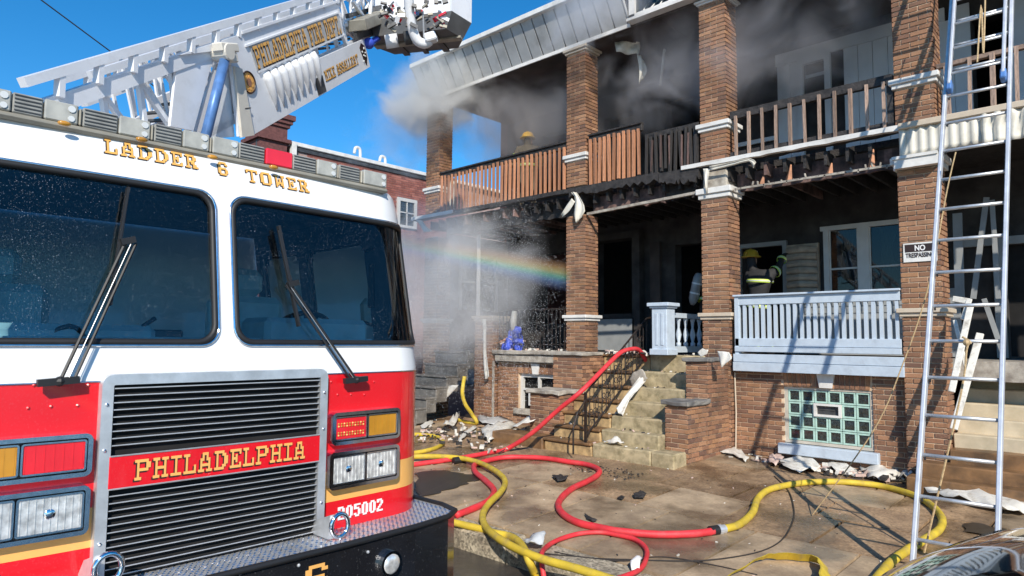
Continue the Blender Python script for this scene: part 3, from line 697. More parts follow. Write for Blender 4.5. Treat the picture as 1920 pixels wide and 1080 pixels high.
MB().box(xa+.035, xa+2*cwid-.035, .17, .2, za+.03, za+ch-.03).box(xa+.05, xa+1.5*cwid, .16, .168, za+.09, za+.11).build('vent_flap', 'dark_metal', wdw)
# brick cheeks of the right stoop
def cheek(h, bl, x0, x1, yl, yu, zl, zu, cap):
    brick_box(h, bl, x0, x1, yl, yu, .02, zl, 'stoop_cheek'); brick_box(h, bl, x0, x1, yu, .0, .02, zu, 'stoop_cheek')
    o = MB().box(x0-.05, x1+.04, yl-.06, yu+.03, zl, zl+.07).build('coping', cap, h, bevel=.012); rough(o, .025, 7)
    o = MB().box(x0-.05, x1+.03, yu-.05, -.005, zu, zu+.06).build('coping', cap, h, bevel=.012); rough(o, .015, 7)
cheek(B_, bB, -5.22, -4.86, -1.27, -.66, .88, 1.50, 'slate')
cheek(A, bA, -7.85, -7.2, -1.27, -.66, .90, 1.54, 'stone_sill')
stoop(B_, -6.24, -5.23, 'concrete_step')
MB().box(-5.23, -4.86, -1.65, -1.3, .0, .255).build('step', 'concrete_step', B_, bevel=.02)
stoop(A, -7.19, -6.25, 'yellow_step', 'brown_step')
MB().box(-8.35, -7.2, -1.70, -1.27, .0, .25).build('landing', 'brown_step', A, bevel=.02)
stoop(A, -11.85, -10.75, 'wet_step', 'wet_step', zoff=-.02)
MB().box(-12.1, -12.02, .45, 2.48, 1.5, 2.5).box(-12.1, -12.02, .45, .8, 2.5, 4.3).box(-12.1, -12.02, 2.1, 2.48, 2.5, 4.3).box(-12.1, -12.02, .8, 2.1, 3.9, 4.3).build('porch_end_wall', 'charwall', A)
MB().box(-12.08, -12.0, .8, .88, 2.5, 3.9).box(-12.08, -12.0, 2.02, 2.1, 2.5, 3.9).box(-12.08, -12.0, 1.42, 1.48, 2.5, 3.9).box(-12.08, -12.0, .88, 2.02, 3.17, 3.22).build('end_window_frame', 'grey_siding', A)
MB().box(-12.07, -12.05, .88, 2.02, 2.5, 3.9).build('end_window_pane', 'dark_glass_block', A)
# basement front of house A
wa = MB().box(-10.0, -9.42, .128, .4, .0, 1.34).box(-8.43, -7.8, .128, .4, 0, 1.34).box(-9.42, -8.43, .128, .4, 0, .42).box(-9.42, -8.43, .128, .4, 1.14, 1.34).build('basement_wall', 'mortar', A)
bA.wall(Vector((-10.0, .12, 0)), (1,0,0), 2.2, .1, 1.34, holes=[(.57, 1.58, .42, 1.345)], parent=wa)
bA.soldier(Vector((-9.43, .12, 0)), (1,0,0), 1.02, 1.13, .2, parent=wa, lean=-.12)
MB().prism([(-9.02, .09, 1.13), (-8.88, .09, 1.13), (-8.84, .09, 1.34), (-9.06, .09, 1.34)], (0, .08, 0)).build('keystone', 'white_trim', A, fixn=True)
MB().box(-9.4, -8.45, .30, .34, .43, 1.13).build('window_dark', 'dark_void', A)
MB().box(-9.42, -9.35, .18, .24, .43, 1.13).box(-9.35, -8.45, .18, .24, 1.06, 1.13).box(-9.35, -8.45, .18, .24, .80, .84).box(-8.95, -8.90, .18, .24, .5, 1.06).box(-9.2, -9.15, .18, .24, .5, .8).build('window_frame', 'window_white', A)
MB().box(-9.5, -8.35, .05, .25, .32, .43).build('window_sill', 'stone_sill', A, bevel=.01)
o = MB().box(-10.0, -7.86, .0, .3, 1.36, 1.50).build('stone_lintel', 'stone_sill', A, bevel=.015); rough(o, .02, 6)
o = MB().box(-10.05, -7.86, -.04, .4, 1.51, 1.60).build('coping', 'stone_sill', A, bevel=.015); rough(o, .012, 6)
pier(A, bA, -10.60, -10.06, .08, 2.2, d=.45)
band(A, -10.60, -10.06, .45, 2.2, 2.31, 'cream_trim')
# iron railing on the parapet of A
ir = MB().tube([(-10.0, .1, 2.41), (-8.1, .1, 2.41)], .014, 6).tube([(-10.0, .1, 1.72), (-8.1, .1, 1.72)], .012, 6).build('iron_railing', 'iron', A)
for i in range(19): MB().tube([(-9.95+i*.102, .1, 1.6), (-9.95+i*.102, .1, 2.41)], .008, 5).build('iron_bar', 'iron', ir)
def scroll(c, r, ax, az, turns=1.4, n=16, s=1):
    return [Vector(c)+(Vector(ax)*math.cos(s*t)+Vector(az)*math.sin(s*t))*(r*(1-.6*k/n)) for k in range(n+1) for t in [k/n*turns*2*math.pi]]
for cz in (1.95, 2.15):
    for s in (-1, 1): MB().tube(scroll((-8.85+s*.05, .1, cz), .055, (1,0,0), (0,0,1), 1.2, 12, s), .006, 5).build('iron_scroll', 'iron', ir)
# stair railing between the two stoops
xr = -6.36
def rp(y, z): return Vector((xr, y, z))
q0, q1, q2, q3 = onX(1098, 738, xr), onX(1218, 590, xr), onX(1100, 815, xr), onX(1225, 650, xr)
y0_ = q0.y
def zr(y, a): return (q2.z+(y-q2.y)*(q3.z-q2.z)/(q3.y-q2.y)) if a == 0 else (q0.z+(y-q0.y)*(q1.z-q0.z)/(q1.y-q0.y))
ye_ = q1.y-.1
sr = MB().tube([rp(y0_, zr(y0_, 1)), rp(ye_, zr(ye_, 1)), rp(ye_+.12, zr(ye_, 1)+.02)], .017, 6).tube([rp(y0_, zr(y0_, 0)), rp(ye_, zr(ye_, 0))], .014, 6).bar(rp(y0_, .24), rp(y0_, zr(y0_, 1)+.02), .035, .035).tube([rp(ye_, 1.55), rp(ye_, zr(ye_, 1))], .014, 6).build('stair_railing', 'iron', A)
nb = 16
for i in range(1, nb):
    y = y0_+(ye_-y0_)*i/nb; MB().tube([rp(y, zr(y, 0)), rp(y, zr(y, 1))], .0075, 5).build('iron_bar', 'iron', sr)
for i in range(5):
    y = y0_+(ye_-y0_)*(i+.6)/5.2; zc = (zr(y, 0)+zr(y, 1))/2
    for s in (-1, 1):
        for dz in (-.1, .1): MB().tube(scroll((xr, y+s*.05, zc+dz), .06, (0,1,0), (0,0,1), 1.2, 12, s), .007, 5).build('iron_scroll', 'iron', sr)
MB().tube([rp(y0_, .9), rp(y0_-.2, .72), rp(y0_-.3, .5), rp(y0_-.3, .12)], .014, 6).build('iron_brace', 'iron', sr)
# newel post (blue) and balustrade between the porches
nw = MB().box(-6.0, -5.72, -.36, -.10, 1.58, 2.34).box(-6.03, -5.69, -.39, -.07, 2.34, 2.37).box(-6.06, -5.66, -.42, -.04, 2.37, 2.43).box(-6.03, -5.69, -.39, -.07, 1.58, 1.68).build('newel_post', 'blue_paint', B_, bevel=.008)
for xa in (-5.93, -5.83): MB().box(xa, xa+.05, -.372, -.36, 1.74, 2.26).build('panel_moulding', 'blue_paint', nw, bevel=.004)
bb = MB().box(-5.94, -5.82, -.1, 2.4, 2.2, 2.28).box(-5.94, -5.82, -.1, 2.4, 1.62, 1.72).build('side_balustrade', 'blue_paint', B_)
lath = MB().tube([(0,0,0), (0,0,.06), (0,0,.07), (0,0,.2), (0,0,.32), (0,0,.42), (0,0,.44), (0,0,.48)], [.04, .04, .02, .05, .02, .03, .04, .04], 10)
lm = lath.mesh('baluster', 'blue_paint', smooth=True)
for i in range(10):
    o = bpy.data.objects.new('baluster', lm); o.location = (-5.88, .05+i*.24, 1.72); link(o, bb)
# drain pipes / wall strips
MB().box(-10.03, -9.99, -.03, .0, .1, 1.36).build('wall_strip', 'stone_sill', A)
MB().tube([(-4.79, .08, 1.33), (-4.78, .085, .7), (-4.79, .07, .12)], .012, 6).build('cable_conduit', 'cream_trim', B_)
# ---------------------------------------------------------------- porch B back wall
ww = MB()
x0, x1, z0, z1 = -4.22, -2.95, 2.66, 3.8
ww.box(x0-.05, x1+.1, 2.44, 2.52, z1-.02, z1+.06).box(x0, x0+.09, 2.44, 2.53, z0, z1-.02).box(x1-.05, x1+.04, 2.44, 2.53, z0, z1-.02).box(-3.66, -3.48, 2.44, 2.53, z0, z1-.02).box(x0-.03, x1+.1, 2.42, 2.53, z0-.05, z0)
ww = ww.build('front_window', 'window_white', B_)
for xa, xb in ((x0+.09, -3.66), (-3.48, x1-.05)):
    MB().box(xa, xb, 2.47, 2.5, 3.08, 3.11).box(xa, xa+.02, 2.48, 2.5, z0, z1-.02).box(xb-.02, xb, 2.48, 2.5, z0, z1-.02).build('sash', 'window_white', ww)
    MB().box(xa, xb, 2.508, 2.512, z0, z1-.02).build('pane', 'pane', ww)
    sheet([[(xa+.1, 2.7, z1), (xa+.12, 2.72, 3.3), (xa+.06, 2.7, z0)], [(xb-.06, 2.72, z1), (xb-.2, 2.7, 3.4), (xb-.08, 2.74, 2.9)]], 'curtain', 'tan_blind', ww, .03, n=14, freq=26)
for i in range(7):
    z = 2.72+i*.125
    MB().tube([(-4.84, 2.40, z), (-4.6, 2.36+R_.uniform(-.02, .02), z+.01), (-4.32, 2.41, z-.01)], [.055, .06, .055], 8, flat=1.15).build('buckled_slat', 'tan_blind', B_)
MB().box(-4.86, -4.30, 2.42, 2.49, 2.64, 3.58).build('shutter_backing', 'tan_blind', B_)
MB().box(-5.85, -5.75, 2.44, 2.52, 1.6, 3.68).box(-4.95, -4.87, 2.44, 2.52, 1.6, 3.68).box(-5.75, -4.95, 2.44, 2.52, 3.60, 3.68).build('door_frame', 'grey_siding', B_)
for i in range(9):
    MB().prism([(-4.86, 2.5, 1.6+i*.12), (-2.2, 2.5, 1.6+i*.12), (-2.2, 2.475, 1.6+i*.12), (-4.86, 2.475, 1.6+i*.12)][::-1], (0, .018, .118)).build('lap_siding', 'grey_siding', B_, fixn=True)
# upper porch B back wall: pale boarded wall and dark door
x = -4.98
while x < -2.25:
    if not (-4.62 < x < -4.0):
        MB().box(x+.004, x+.232, 2.455, 2.498, 4.70, 7.0).build('wall_board', 'panel_white', B_)
    x += .236
MB().box(-5.0, -2.25, 2.43, 2.47, 7.0, 7.22).box(-4.60, -4.50, 2.42, 2.5, 4.7, 7.0).box(-4.12, -4.02, 2.42, 2.5, 4.7, 7.0).box(-4.5, -4.12, 2.42, 2.5, 6.9, 7.0).build('door_casing', 'panel_white', B_)
MB().box(-4.5, -4.12, 2.6, 2.63, 4.7, 6.9).build('balcony_door', 'charwall', B_)
MB().box(-4.5, -4.12, 2.58, 2.6, 6.68, 6.74).build('door_rail', 'panel_white', B_)
MB().box(-6.0, -5.05, 2.42, 2.48, 6.2, 6.32).box(-6.0, -5.05, 2.43, 2.48, 5.6, 5.68).build('window_casing', 'panel_white', B_)
x = -2.15
while x < 3.8:
    if not (-1.95 < x < -1.45): MB().box(x+.004, x+.232, 2.455, 2.498, 4.70, 7.2).build('wall_board', 'panel_white', C_)
    x += .236
# lower porch A: scorched posts, panels and pieces on the back wall
MB().box(-8.14, -7.95, 2.30, 2.48, 1.6, 4.2).build('pilaster', 'stone_sill' if False else 'charwall', A)
MB().box(-7.75, -7.52, 2.40, 2.49, 1.6, 3.9).build('scorched_panel', 'ceil', A)
MB().box(-9.35, -8.0, 2.36, 2.49, 4.05, 4.2).box(-9.3, -9.2, 2.38, 2.49, 2.3, 4.05).box(-9.3, -8.1, 2.38, 2.49, 2.3, 2.4).build('window_casing', 'charwall', A)
MB().box(-9.25, -8.1, 2.3, 2.49, 1.6, 2.28).build('window_apron', 'grey_siding', A)
MB().box(-11.2, -11.12, .6, .64, 1.6, 4.2).build('white_pipe', 'window_white', A)
# house C porch and stoop
CT = [(-.62, .19, 'brown_step', -2.30), (-.34, .34, 'brown_step', -2.22), (-.08, .50, 'brown_step', -1.94), (.16, .67, 'pale_step', -1.93), (.38, .85, 'pale_step', -1.93), (.62, 1.03, 'pale_step', -1.93), (.86, 1.21, 'pale_step', -1.93), (1.1, 1.40, 'pale_step', -1.93)]
zp = -.02
for i, (y, z, mt, xx) in enumerate(CT):
    ye = (CT[i+1][0]+.02) if i < 7 else 1.5
    o = MB().box(xx, .4, y, ye, zp, z).build('step', mt, C_, bevel=.015); rough(o, .01, 5); zp = z-.1
MB().box(-2.2, 4, 2.40, 2.46, 3.3, 3.42).box(-1.75, -1.62, 2.40, 2.5, 1.6, 3.3).build('window_casing', 'grey_siding', C_)
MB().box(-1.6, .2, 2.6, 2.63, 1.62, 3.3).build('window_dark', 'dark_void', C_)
# corrugated siding fascia of C, rippled by heat
def ripple(x0, x1, z0, z1, y, n, name, mat, parent, amp=.02, sag=0.0):
    us = lin(0, 1, n*4); vs = lin(0, 1, 6)
    def fn(u, v):
        x = x0+(x1-x0)*u; ph = u*n*2*math.pi
        s = noise.noise(Vector((x*2, v*2, 3)))*sag
        return Vector((x+s*.4, y-amp*max(-1, min(1, 1.8*math.sin(ph+s*14)))-s*.5*v, z0+(z1-z0)*v+s*.3*(1-v)))
    o = grid_patch(fn, us, vs).build(name, mat, parent, smooth=True); md = o.modifiers.new('t', 'SOLIDIFY'); md.thickness = .006; return o
ripple(-2.36, -1.45, 4.27, 4.62, -.10, 8, 'siding_fascia', 'siding', C_, .018, 0)
ripple(-1.45, 1.2, 4.25, 4.62, -.12, 19, 'siding_fascia', 'siding', C_, .025, .13)
MB().box(-2.42, -1.92, -.14, .02, 4.10, 4.22).box(-2.44, -1.92, -.16, .02, 4.22, 4.26).build('fascia_trim', 'white_trim', C_)
MB().box(-2.36, 3.9, -.15, -.05, 4.62, 4.70).build('gutter_strip', 'cream_trim', C_, bevel=.008)
sheet([[onY(1690, 250, -.1), onY(1688, 272, -.1), onY(1686, 278, -.1)], [onY(1700, 250, -.1), onY(1697, 270, -.1), onY(1694, 280, -.1)]], 'curled_siding', 'siding', C_, .01)
bA.emit(A, 290); bB.emit(B_, 290); bC.emit(C_, 60)
# ================================================================ FIRE TRUCK
G.update({'2':["####.","##.##","...##","..##.",".##..","##...","#####"],'0':[".###.","##.##","##.##","##.##","##.##","##.##",".###."],'5':["#####","##...","####.","...##","...##","##.##",".###."]})
T = thing('fire_truck', 'red and white ladder tower fire truck with gold stripe and rain spotted windshield', 'fire truck', (-4.6, -8.5, STREET))
XF, YC, HW, CR = -3.40, -8.5, 1.385, .31
def lean(z): return .17*max(z-1.62, 0)+ (.5*max(z-2.62, 0)**1.5)
def S(t, z, lift=0.0):
    a = abs(t); s = 1 if t >= 0 else -1; f0 = HW-CR
    if a <= f0: x = XF-.03*(a/f0)**2; y = a; nx, ny = 1, 0
    else:
        th = (a-f0)/CR
        if th < math.pi/2: x = XF-.03-CR*(1-math.cos(th)); y = f0+CR*math.sin(th); nx, ny = math.cos(th), math.sin(th)
        else: x = XF-.03-CR-(a-f0-CR*math.pi/2); y = HW; nx, ny = 0, 1
    y -= .05*max(z-1.62, 0)*min(a, HW)/HW
    return Vector((x-lean(z)+nx*lift, YC+s*(y+ny*lift), z))
def fpx(u, v, lift=0.0):
    x = XF
    for _ in range(8):
        p = onX(u, v, x+lift); t = p.y-YC; x = XF-.03*min(abs(t), 1)**2-lean(p.z)
    t = p.y-YC; t /= (1-.05*max(p.z-1.62, 0)/HW)
    return t, p.z
def rrect(t0, t1, z0, z1, r, n=6):
    out = []
    for cx, cz, a0 in ((t1-r, z1-r, 0), (t0+r, z1-r, 90), (t0+r, z0+r, 180), (t1-r, z0+r, 270)):
        for k in range(n+1):
            a = math.radians(a0+90*k/n); out.append((cx+r*math.cos(a), cz+r*math.sin(a)))
    return out
def inrr(t, z, t0, t1, z0, z1, r):
    if not (t0 < t < t1 and z0 < z < z1): return False
    cx = min(max(t, t0+r), t1-r); cz = min(max(z, z0+r), z1-r)
    return (t-cx)**2+(z-cz)**2 <= r*r or (t0+r <= t <= t1-r) or (z0+r <= z <= z1-r)
TE = 3.55
WINS = [(.06, 1.42, 1.775, 2.545, .09), (-1.42, -.05, 1.775, 2.545, .09), (1.86, 2.64, 1.72, 2.5, .08), (-2.64, -1.86, 1.72, 2.5, .08), (2.8, 3.4, 1.8, 2.5, .08), (-3.4, -2.8, 1.8, 2.5, .08)]
ts = lin(-TE, TE, 345)
def shellpart(z0, z1, mat, nm, holes=False):
    zs = lin(z0, z1, max(1, int((z1-z0)/.02)) if holes else 3)
    keep = (lambda t, z: not any(inrr(t, z, *w_) for w_ in WINS)) if holes else None
    return grid_patch(lambda t, z: S(t, z), ts if holes else lin(-TE, TE, 90), zs, keep).build(nm, mat, T, smooth=True)
shellpart(.66, .885, 't_red', 'lower_red_panel'); shellpart(.885, 1.055, 't_gold', 'gold_stripe'); shellpart(1.055, 1.60, 't_red', 'red_panel')
cabw = shellpart(1.60, 2.74, 't_white', 'cab_shell', True)
b = MB().tube([S(t, 1.601, .002) for t in lin(-TE, TE, 90)], .004, 5); b.build('pin_line', 'chrome', T, smooth=True)
lin_ = grid_patch(lambda t, z: S(t, z, -.035), lin(-TE+.02, TE-.02, 345), lin(1.2, 2.72, 76), lambda t, z: not any(inrr(t, z, *w_) for w_ in WINS)).build('cab_lining', 'liner', T)
MB().add([tuple(S(t, 2.70, -.03)) for t in lin(-TE, TE, 60)], [tuple(range(61))]).build('headliner', 'liner', T)
# roof
def roofpt(t, s):
    p = S(t, 2.74); k = 1-math.cos(s*math.pi/2); c = Vector((-4.7, YC, 0)); q = p+(c-p)*Vector((.05*k, .10*k, 0)) if False else p.copy()
    q.x += (c.x-p.x)*.10*k; q.y += (c.y-p.y)*.10*k; q.z = 2.74+.07*math.sin(s*math.pi/2); return q
rb = grid_patch(roofpt, lin(-TE, TE, 90), lin(0, 1, 6)); 
top = [roofpt(t, 1) for t in lin(-TE, TE, 90)]; rb.add(top, [tuple(range(len(top)))]); rb.build('cab_roof', 't_white', T, smooth=False)
MB().add([S(-TE, .66), S(TE, .66), S(TE, 2.74), S(-TE, 2.74)], [(0,1,2,3)]).build('cab_back_wall', 't_white', T)
MB().add([tuple(S(t, .67)) for t in lin(-TE, TE, 60)], [tuple(range(61))]).build('cab_floor', 'rubber', T)
for i, w_ in enumerate(WINS):
    t0, t1, z0, z1, r = w_; path = rrect(*w_)
    path = [(t, z) for t, z in path]
    # densify
    dense = []
    for k in range(len(path)):
        a, c = path[k], path[(k+1) % len(path)]; m = max(1, int(math.hypot(c[0]-a[0], c[1]-a[1])/.05))
        dense += [(a[0]+(c[0]-a[0])*j/m, a[1]+(c[1]-a[1])*j/m) for j in range(m)]
    dense.append(dense[0])
    cx, cz = (t0+t1)/2, (z0+z1)/2
    gname = 'windshield_pane' if i < 2 else 'side_window_pane'
    gp = grid_patch(lambda t, z: S(t, z, -.012), lin(t0-.005, t1+.005, 24), lin(z0-.005, z1+.005, 8)).build(gname, 'windshield' if i < 2 else 'sideglass', T, smooth=True)
    MB().tube([S(t, z, -.002) for t, z in dense], .017, 8, cap=False, flat=1).build('rubber_seal', 'rubber', gp, smooth=True)
    def out(t, z, d): 
        dx, dz = t-cx, z-cz; 
        return t+d*(1 if dx > 0 else -1)*(abs(dx) > (t1-t0)/2-r*1.01), z+d*(1 if dz > 0 else -1)*(abs(dz) > (z1-z0)/2-r*1.01)
    MB().tube([S(*out(t, z, .015), .006) for t, z in dense], .0075, 6, cap=False).build('window_trim', 'chrome', gp, smooth=True)
# interior
MB().box(-4.1, -3.74, YC-1.15, YC+1.15, 1.35, 1.80).box(-4.05, -3.70, YC+.35, YC+1.05, 1.5, 1.92).box(-4.1, -3.8, YC-.95, YC-.2, 1.5, 1.86).build('dashboard', 'dash_grey', T, bevel=.03)
for y in (-.75, .72):
    s_ = MB().box(-4.75, -4.2, YC+y-.27, YC+y+.27, 1.2, 1.38).box(-4.85, -4.7, YC+y-.27, YC+y+.27, 1.38, 2.1).box(-4.86, -4.74, YC+y-.13, YC+y+.13, 2.1, 2.3).build('seat', 'dash_grey', T, bevel=.05)
MB().tube([Vector((-3.98+.10*math.sin(a), YC+.72+.22*math.cos(a), 1.80+.16*math.sin(a))) for a in lin(0, 2*math.pi, 28)], .016, 8, cap=False).cyl((-3.95, YC+.72, 1.6), (-3.98, YC+.72, 1.8), .03).bar((-3.98, YC+.5, 1.8), (-3.98, YC+.94, 1.8), .03, .02).build('steering_wheel', 'rubber', T)
MB().box(-3.92, -3.85, YC-.35, YC-.05, 1.64, 1.84).box(-3.9, -3.84, YC-.9, YC-.65, 1.64, 1.78).build('radio_box', 'dark_metal', T, bevel=.01)
MB().tube(smoothpath([(-3.85, YC-.8, 1.7), (-3.8, YC-.6, 1.85), (-3.82, YC-.45, 1.74), (-3.84, YC-.2, 1.9)], 6), .012, 6).build('coiled_cord', 'rubber', T)
MB().ball((-3.75, YC-1.02, 1.84), .035).build('interior_knob', 'silver_tape', T)
# mirror arm outside (seen through the glass)
mp = [onX(696, 462, -4.0), onX(690, 500, -4.0), onX(694, 545, -4.0), onX(715, 556, -4.0)]
mp = [Vector((-3.75, -7.05, 2.45)), Vector((-3.62, -6.86, 2.42)), Vector((-3.60, -6.84, 2.0)), Vector((-3.75, -7.06, 1.9))]
mr_ = MB().tube(smoothpath([(-4.05, -7.26, 2.42), (-4.05, -7.12, 2.46), (-4.06, -7.10, 2.3), (-4.06, -7.10, 2.0), (-4.05, -7.14, 1.9), (-4.05, -7.26, 1.92)], 5), .012, 7).build('mirror_arm', 'rubber', T, smooth=True)
MB().box(-4.1, -4.04, -7.2, -7.1, 2.02, 2.34).build('mirror', 'rubber', mr_, bevel=.01)
# lettering on the brow
def on_cab(t0, z0, slope=0.0): return lambda u, v, l: S(t0+u, z0+v+u*slope, l+.001)
for txt, a, c, hh in (('LADDER', (196, 277), (371, 309), .075), ('6', (409, 319), (427, 322), .078), ('TOWER', (462, 333), (579, 353), .075)):
    ta, za = fpx(*a); tc_, zc = fpx(*c)
    letters(txt, on_cab(ta, (za+zc)/2-.026), tc_-ta, hh, 'brow_lettering', 'gold', T, 'dark_edge', track=1.6)
LBX_ = -3.60
for px in ((265, 266), (398, 299), (512, 318), (120, 236)):
    c = onX(px[0], px[1]-4, LBX_+.03)
    MB().ball(c+Vector((.005, 0, 0)), .022, 10, 6, (.7, 1.3, .6)).build('marker_light', 'lens_amber', T, smooth=True)
# light bar
LBX = -3.60
def lb(px, py): return onX(px, py, LBX)
edges = [(-150, 's'), (-60, 'g'), (25, 'c'), (85, 'g'), (150, 'c'), (157, 'p'), (225, 'g'), (285, 'c'), (291, 'p'), (345, 'g'), (395, 'c'), (400, 'p'), (450, 'c'), (500, 'g'), (551, 'r'), (596, 'g'), (634, 'c'), (638, 'p'), (678, 'g'), (683, 'p'), (727, 'c')]
zt0, zt1 = lb(0, 156).z, lb(725, 332).z; zb0, zb1 = lb(0, 196).z, lb(725, 357).z
zt, zb_ = (zt0+zt1)/2, (zb0+zb1)/2
bar_ = MB().box(LBX-.30, LBX+.0, -9.95, lb(727, 340).y+.01, zb_-.035, zb_-.004).box(LBX-.26, LBX-.04, -9.9, lb(720, 340).y, zb_-.07, zb_-.035).build('light_bar', 'bar_base', T, bevel=.012)
prev = -9.95
for px, kd in edges:
    y = lb(px, 156+px*.243).y
    if y <= prev+.004: continue
    mt = {'s': 'bar_base', 'g': 'bar_grey', 'c': 'bar_clear', 'p': 'bar_base', 'r': 'lens_red'}[kd]
    x1 = LBX-.012 if kd == 'g' else LBX-.004
    m_ = MB().box(LBX-.28, x1, prev+.002, y-.002, zb_-.002, zt - (.01 if kd == 'p' else 0)).build('light_module', mt, bar_, bevel=.006)
    if kd in 'c': MB().cyl((LBX-.01, y-.03, (zt+zb_)/2+.02), (LBX+.001, y-.03, (zt+zb_)/2+.02), .016, 10).cyl((LBX-.01, y-.03, (zt+zb_)/2-.025), (LBX+.001, y-.03, (zt+zb_)/2-.025), .014, 10).build('bulb', 'silver_tape', m_)
    if kd == 'g':
        for k in range(5): MB().box(x1, x1+.004, prev+.01, y-.01, zb_+.01+k*.017, zb_+.015+k*.017).build('louvre', 'dark_metal', m_)
    prev = y
for y in (-9.3, -8.5, -7.75): MB().bar((LBX-.13, y, 2.66), (LBX-.13, y, zb_-.05), .1, .06).build('bar_foot', 'dark_metal', bar_)
# grille
gt0, gt1, gz0, gz1 = -.565, .565, .73, 1.635
fw = .05
def fbox(t0, t1, z0, z1, l0, l1, name, mat, parent=T, bevel=.004, n=1):
    b = MB()
    us = lin(t0, t1, max(1, int((t1-t0)/.08))); m = len(us)
    b.v = [tuple(S(u, z, l)) for l, z in ((l0, z0), (l1, z0), (l1, z1), (l0, z1)) for u in us]
    b.f = [(k*m+i, k*m+i+1, (k+1)*m+i+1, (k+1)*m+i) for k in range(3) for i in range(m-1)]+[(0, m, 2*m, 3*m), (m-1, 4*m-1, 3*m-1, 2*m-1)]
    return b.build(name, mat, parent, bevel, fixn=True)
gr = MB()
def ring_(bm_, t0, t1, z0, z1, w_, l0, l1, r=.04):
    o_, i_ = rrect(t0, t1, z0, z1, r, 4), rrect(t0+w_, t1-w_, z0+w_, z1-w_, max(r-w_, .006), 4); n = len(o_)
    vs = [S(t, z, l0) for t, z in o_]+[S(t, z, l1) for t, z in [(a[0]*.93+b_[0]*.07, a[1]*.93+b_[1]*.07) for a, b_ in zip(o_, i_)]]+[S(t, z, l1) for t, z in i_]+[S(t, z, l0-.01) for t, z in i_]
    fs = []
    for k in range(3):
        for i in range(n): fs.append((k*n+i, k*n+(i+1) % n, (k+1)*n+(i+1) % n, (k+1)*n+i))
    return bm_.add(vs, fs)
grf = ring_(MB(), gt0, gt1, gz0-.1, gz1, fw, .0, .035, .05).build('grille_frame', 'alu', T, smooth=False)
fbox(gt0+.02, gt1-.02, gz0-.05, gz1-.02, .001, .004, 'grille_void', 'dark_void')
z = gz1-fw-.03
while z > gz0-.03:
    if not (1.12 < z < 1.29):
        o = MB()
        a, c = gt0+fw+.003, gt1-fw-.003
        us = lin(a, c, 4)
        o.add([S(u, z, .010) for u in us]+[S(u, z+.012, .030) for u in us]+[S(u, z+.017, .030) for u in us]+[S(u, z+.006, .010) for u in us], [(k*5+i, k*5+i+1, ((k+1) % 4)*5+i+1, ((k+1) % 4)*5+i) for k in range(4) for i in range(4)])
        so_ = o.build('grille_slat', 'slat_black', grf); so_.data.materials.append(M_['slat_lip'])
        for q_, pl in enumerate(so_.data.polygons): pl.material_index = 1 if 4 <= q_ < 8 else 0
    z -= .0315
for zz in (1.3, 1.5, .9): 
    for t in (gt0+.025, gt1-.025): MB().ball(S(t, zz, .036), .008, 8, 5).build('screw', 'chrome', grf)
nb_ = fbox(gt0+fw-.005, gt1-fw+.005, 1.128, 1.272, .03, .038, 'name_band', 't_red')
for zz in (1.128, 1.272): MB().tube([S(t, zz, .039) for t in lin(gt0+fw, gt1-fw, 6)], .0035, 5).build('band_edge', 'alu', nb_)
ta, tb = fpx(242, 880)[0], fpx(561, 850)[0]
letters('PHILADELPHIA', lambda u, v, l: S(ta+.01+u, 1.155+v, .039+l), tb-ta-.0, .092, 'name_lettering', 't_gold', nb_, 'dark_edge', track=1.1)
ta, tb = fpx(632, 958)[0], fpx(716, 958)[0]
letters('205002', lambda u, v, l: S(ta+u, .775+v, .002+l), tb-ta, .072, 'number', 'ltr_white', T, None, track=.8)
# lamps
def lampbox(t0, t1, z0, z1, cols, nm):
    bz = ring_(MB(), t0, t1, z0, z1, .020, .0, .05, .03)
    tm = (t0+t1)/2
    o_ = bz.build(nm, 'chrome', T, smooth=False)
    fbox(t0+.01, t1-.01, z0+.01, z1-.01, .0, .025, 'lamp_backing', 'rubber', o_)
    for (a, c), mt in zip(((t0+.028, tm-.008), (tm+.008, t1-.028)), cols):
        ring_(MB(), a-.006, c+.006, z0+.026, z1-.026, .008, .02, .045, .012).build('lens_trim', 'chrome', o_)
        lens = fbox(a, c, z0+.032, z1-.032, .02, .04, 'lens', mt, o_, .004)
        if mt == 'lens_clear':
            cc = S((a+c)/2, (z0+z1)/2, .03)
            MB().ball(cc, .03, 12, 8, (.5, 1, 1)).build('bulb', 'chrome', lens, smooth=True)
            for k in range(9): 
                t = a+.01+k*(c-a-.02)/8; fbox(t-.0015, t+.0015, z0+.036, z1-.036, .04, .0425, 'lens_rib', 'lens_clear', lens, 0)
        elif mt == 'lens_red' and t0 > 0:
            for k in range(10):
                for j in range(2):
                    for m_ in range(2):
                        t = a+.02+k*(c-a-.04)/9; zz = z0+.055+j*.05+m_*.014; MB().ball(S(t, zz, .041), .006, 6, 4).build('led', 'lens_amber' if (k+m_) % 3 else 'gold', lens)
        else:
            for k in range(7):
                t = a+.01+k*(c-a-.02)/6; fbox(t-.001, t+.001, z0+.036, z1-.036, .04, .0415, 'lens_rib', mt, lens, 0)
for sgn in (1, -1):
    a, c = fpx(621, 800, .04)[0], fpx(749, 800, .04)[0]
    z1_, z0_ = 1.385, 1.20; y1_, y0_ = 1.165, .955
    t0, t1 = (a, c) if sgn > 0 else (-c-.03, -a+.0)
    lampbox(t0, t1, z0_, z1_, ('lens_red', 'lens_amber') if sgn > 0 else ('lens_amber', 'lens_red'), 'warning_lamp')
    lampbox(t0-.01, t1, y0_, y1_, ('lens_clear', 'lens_clear'), 'headlamp')
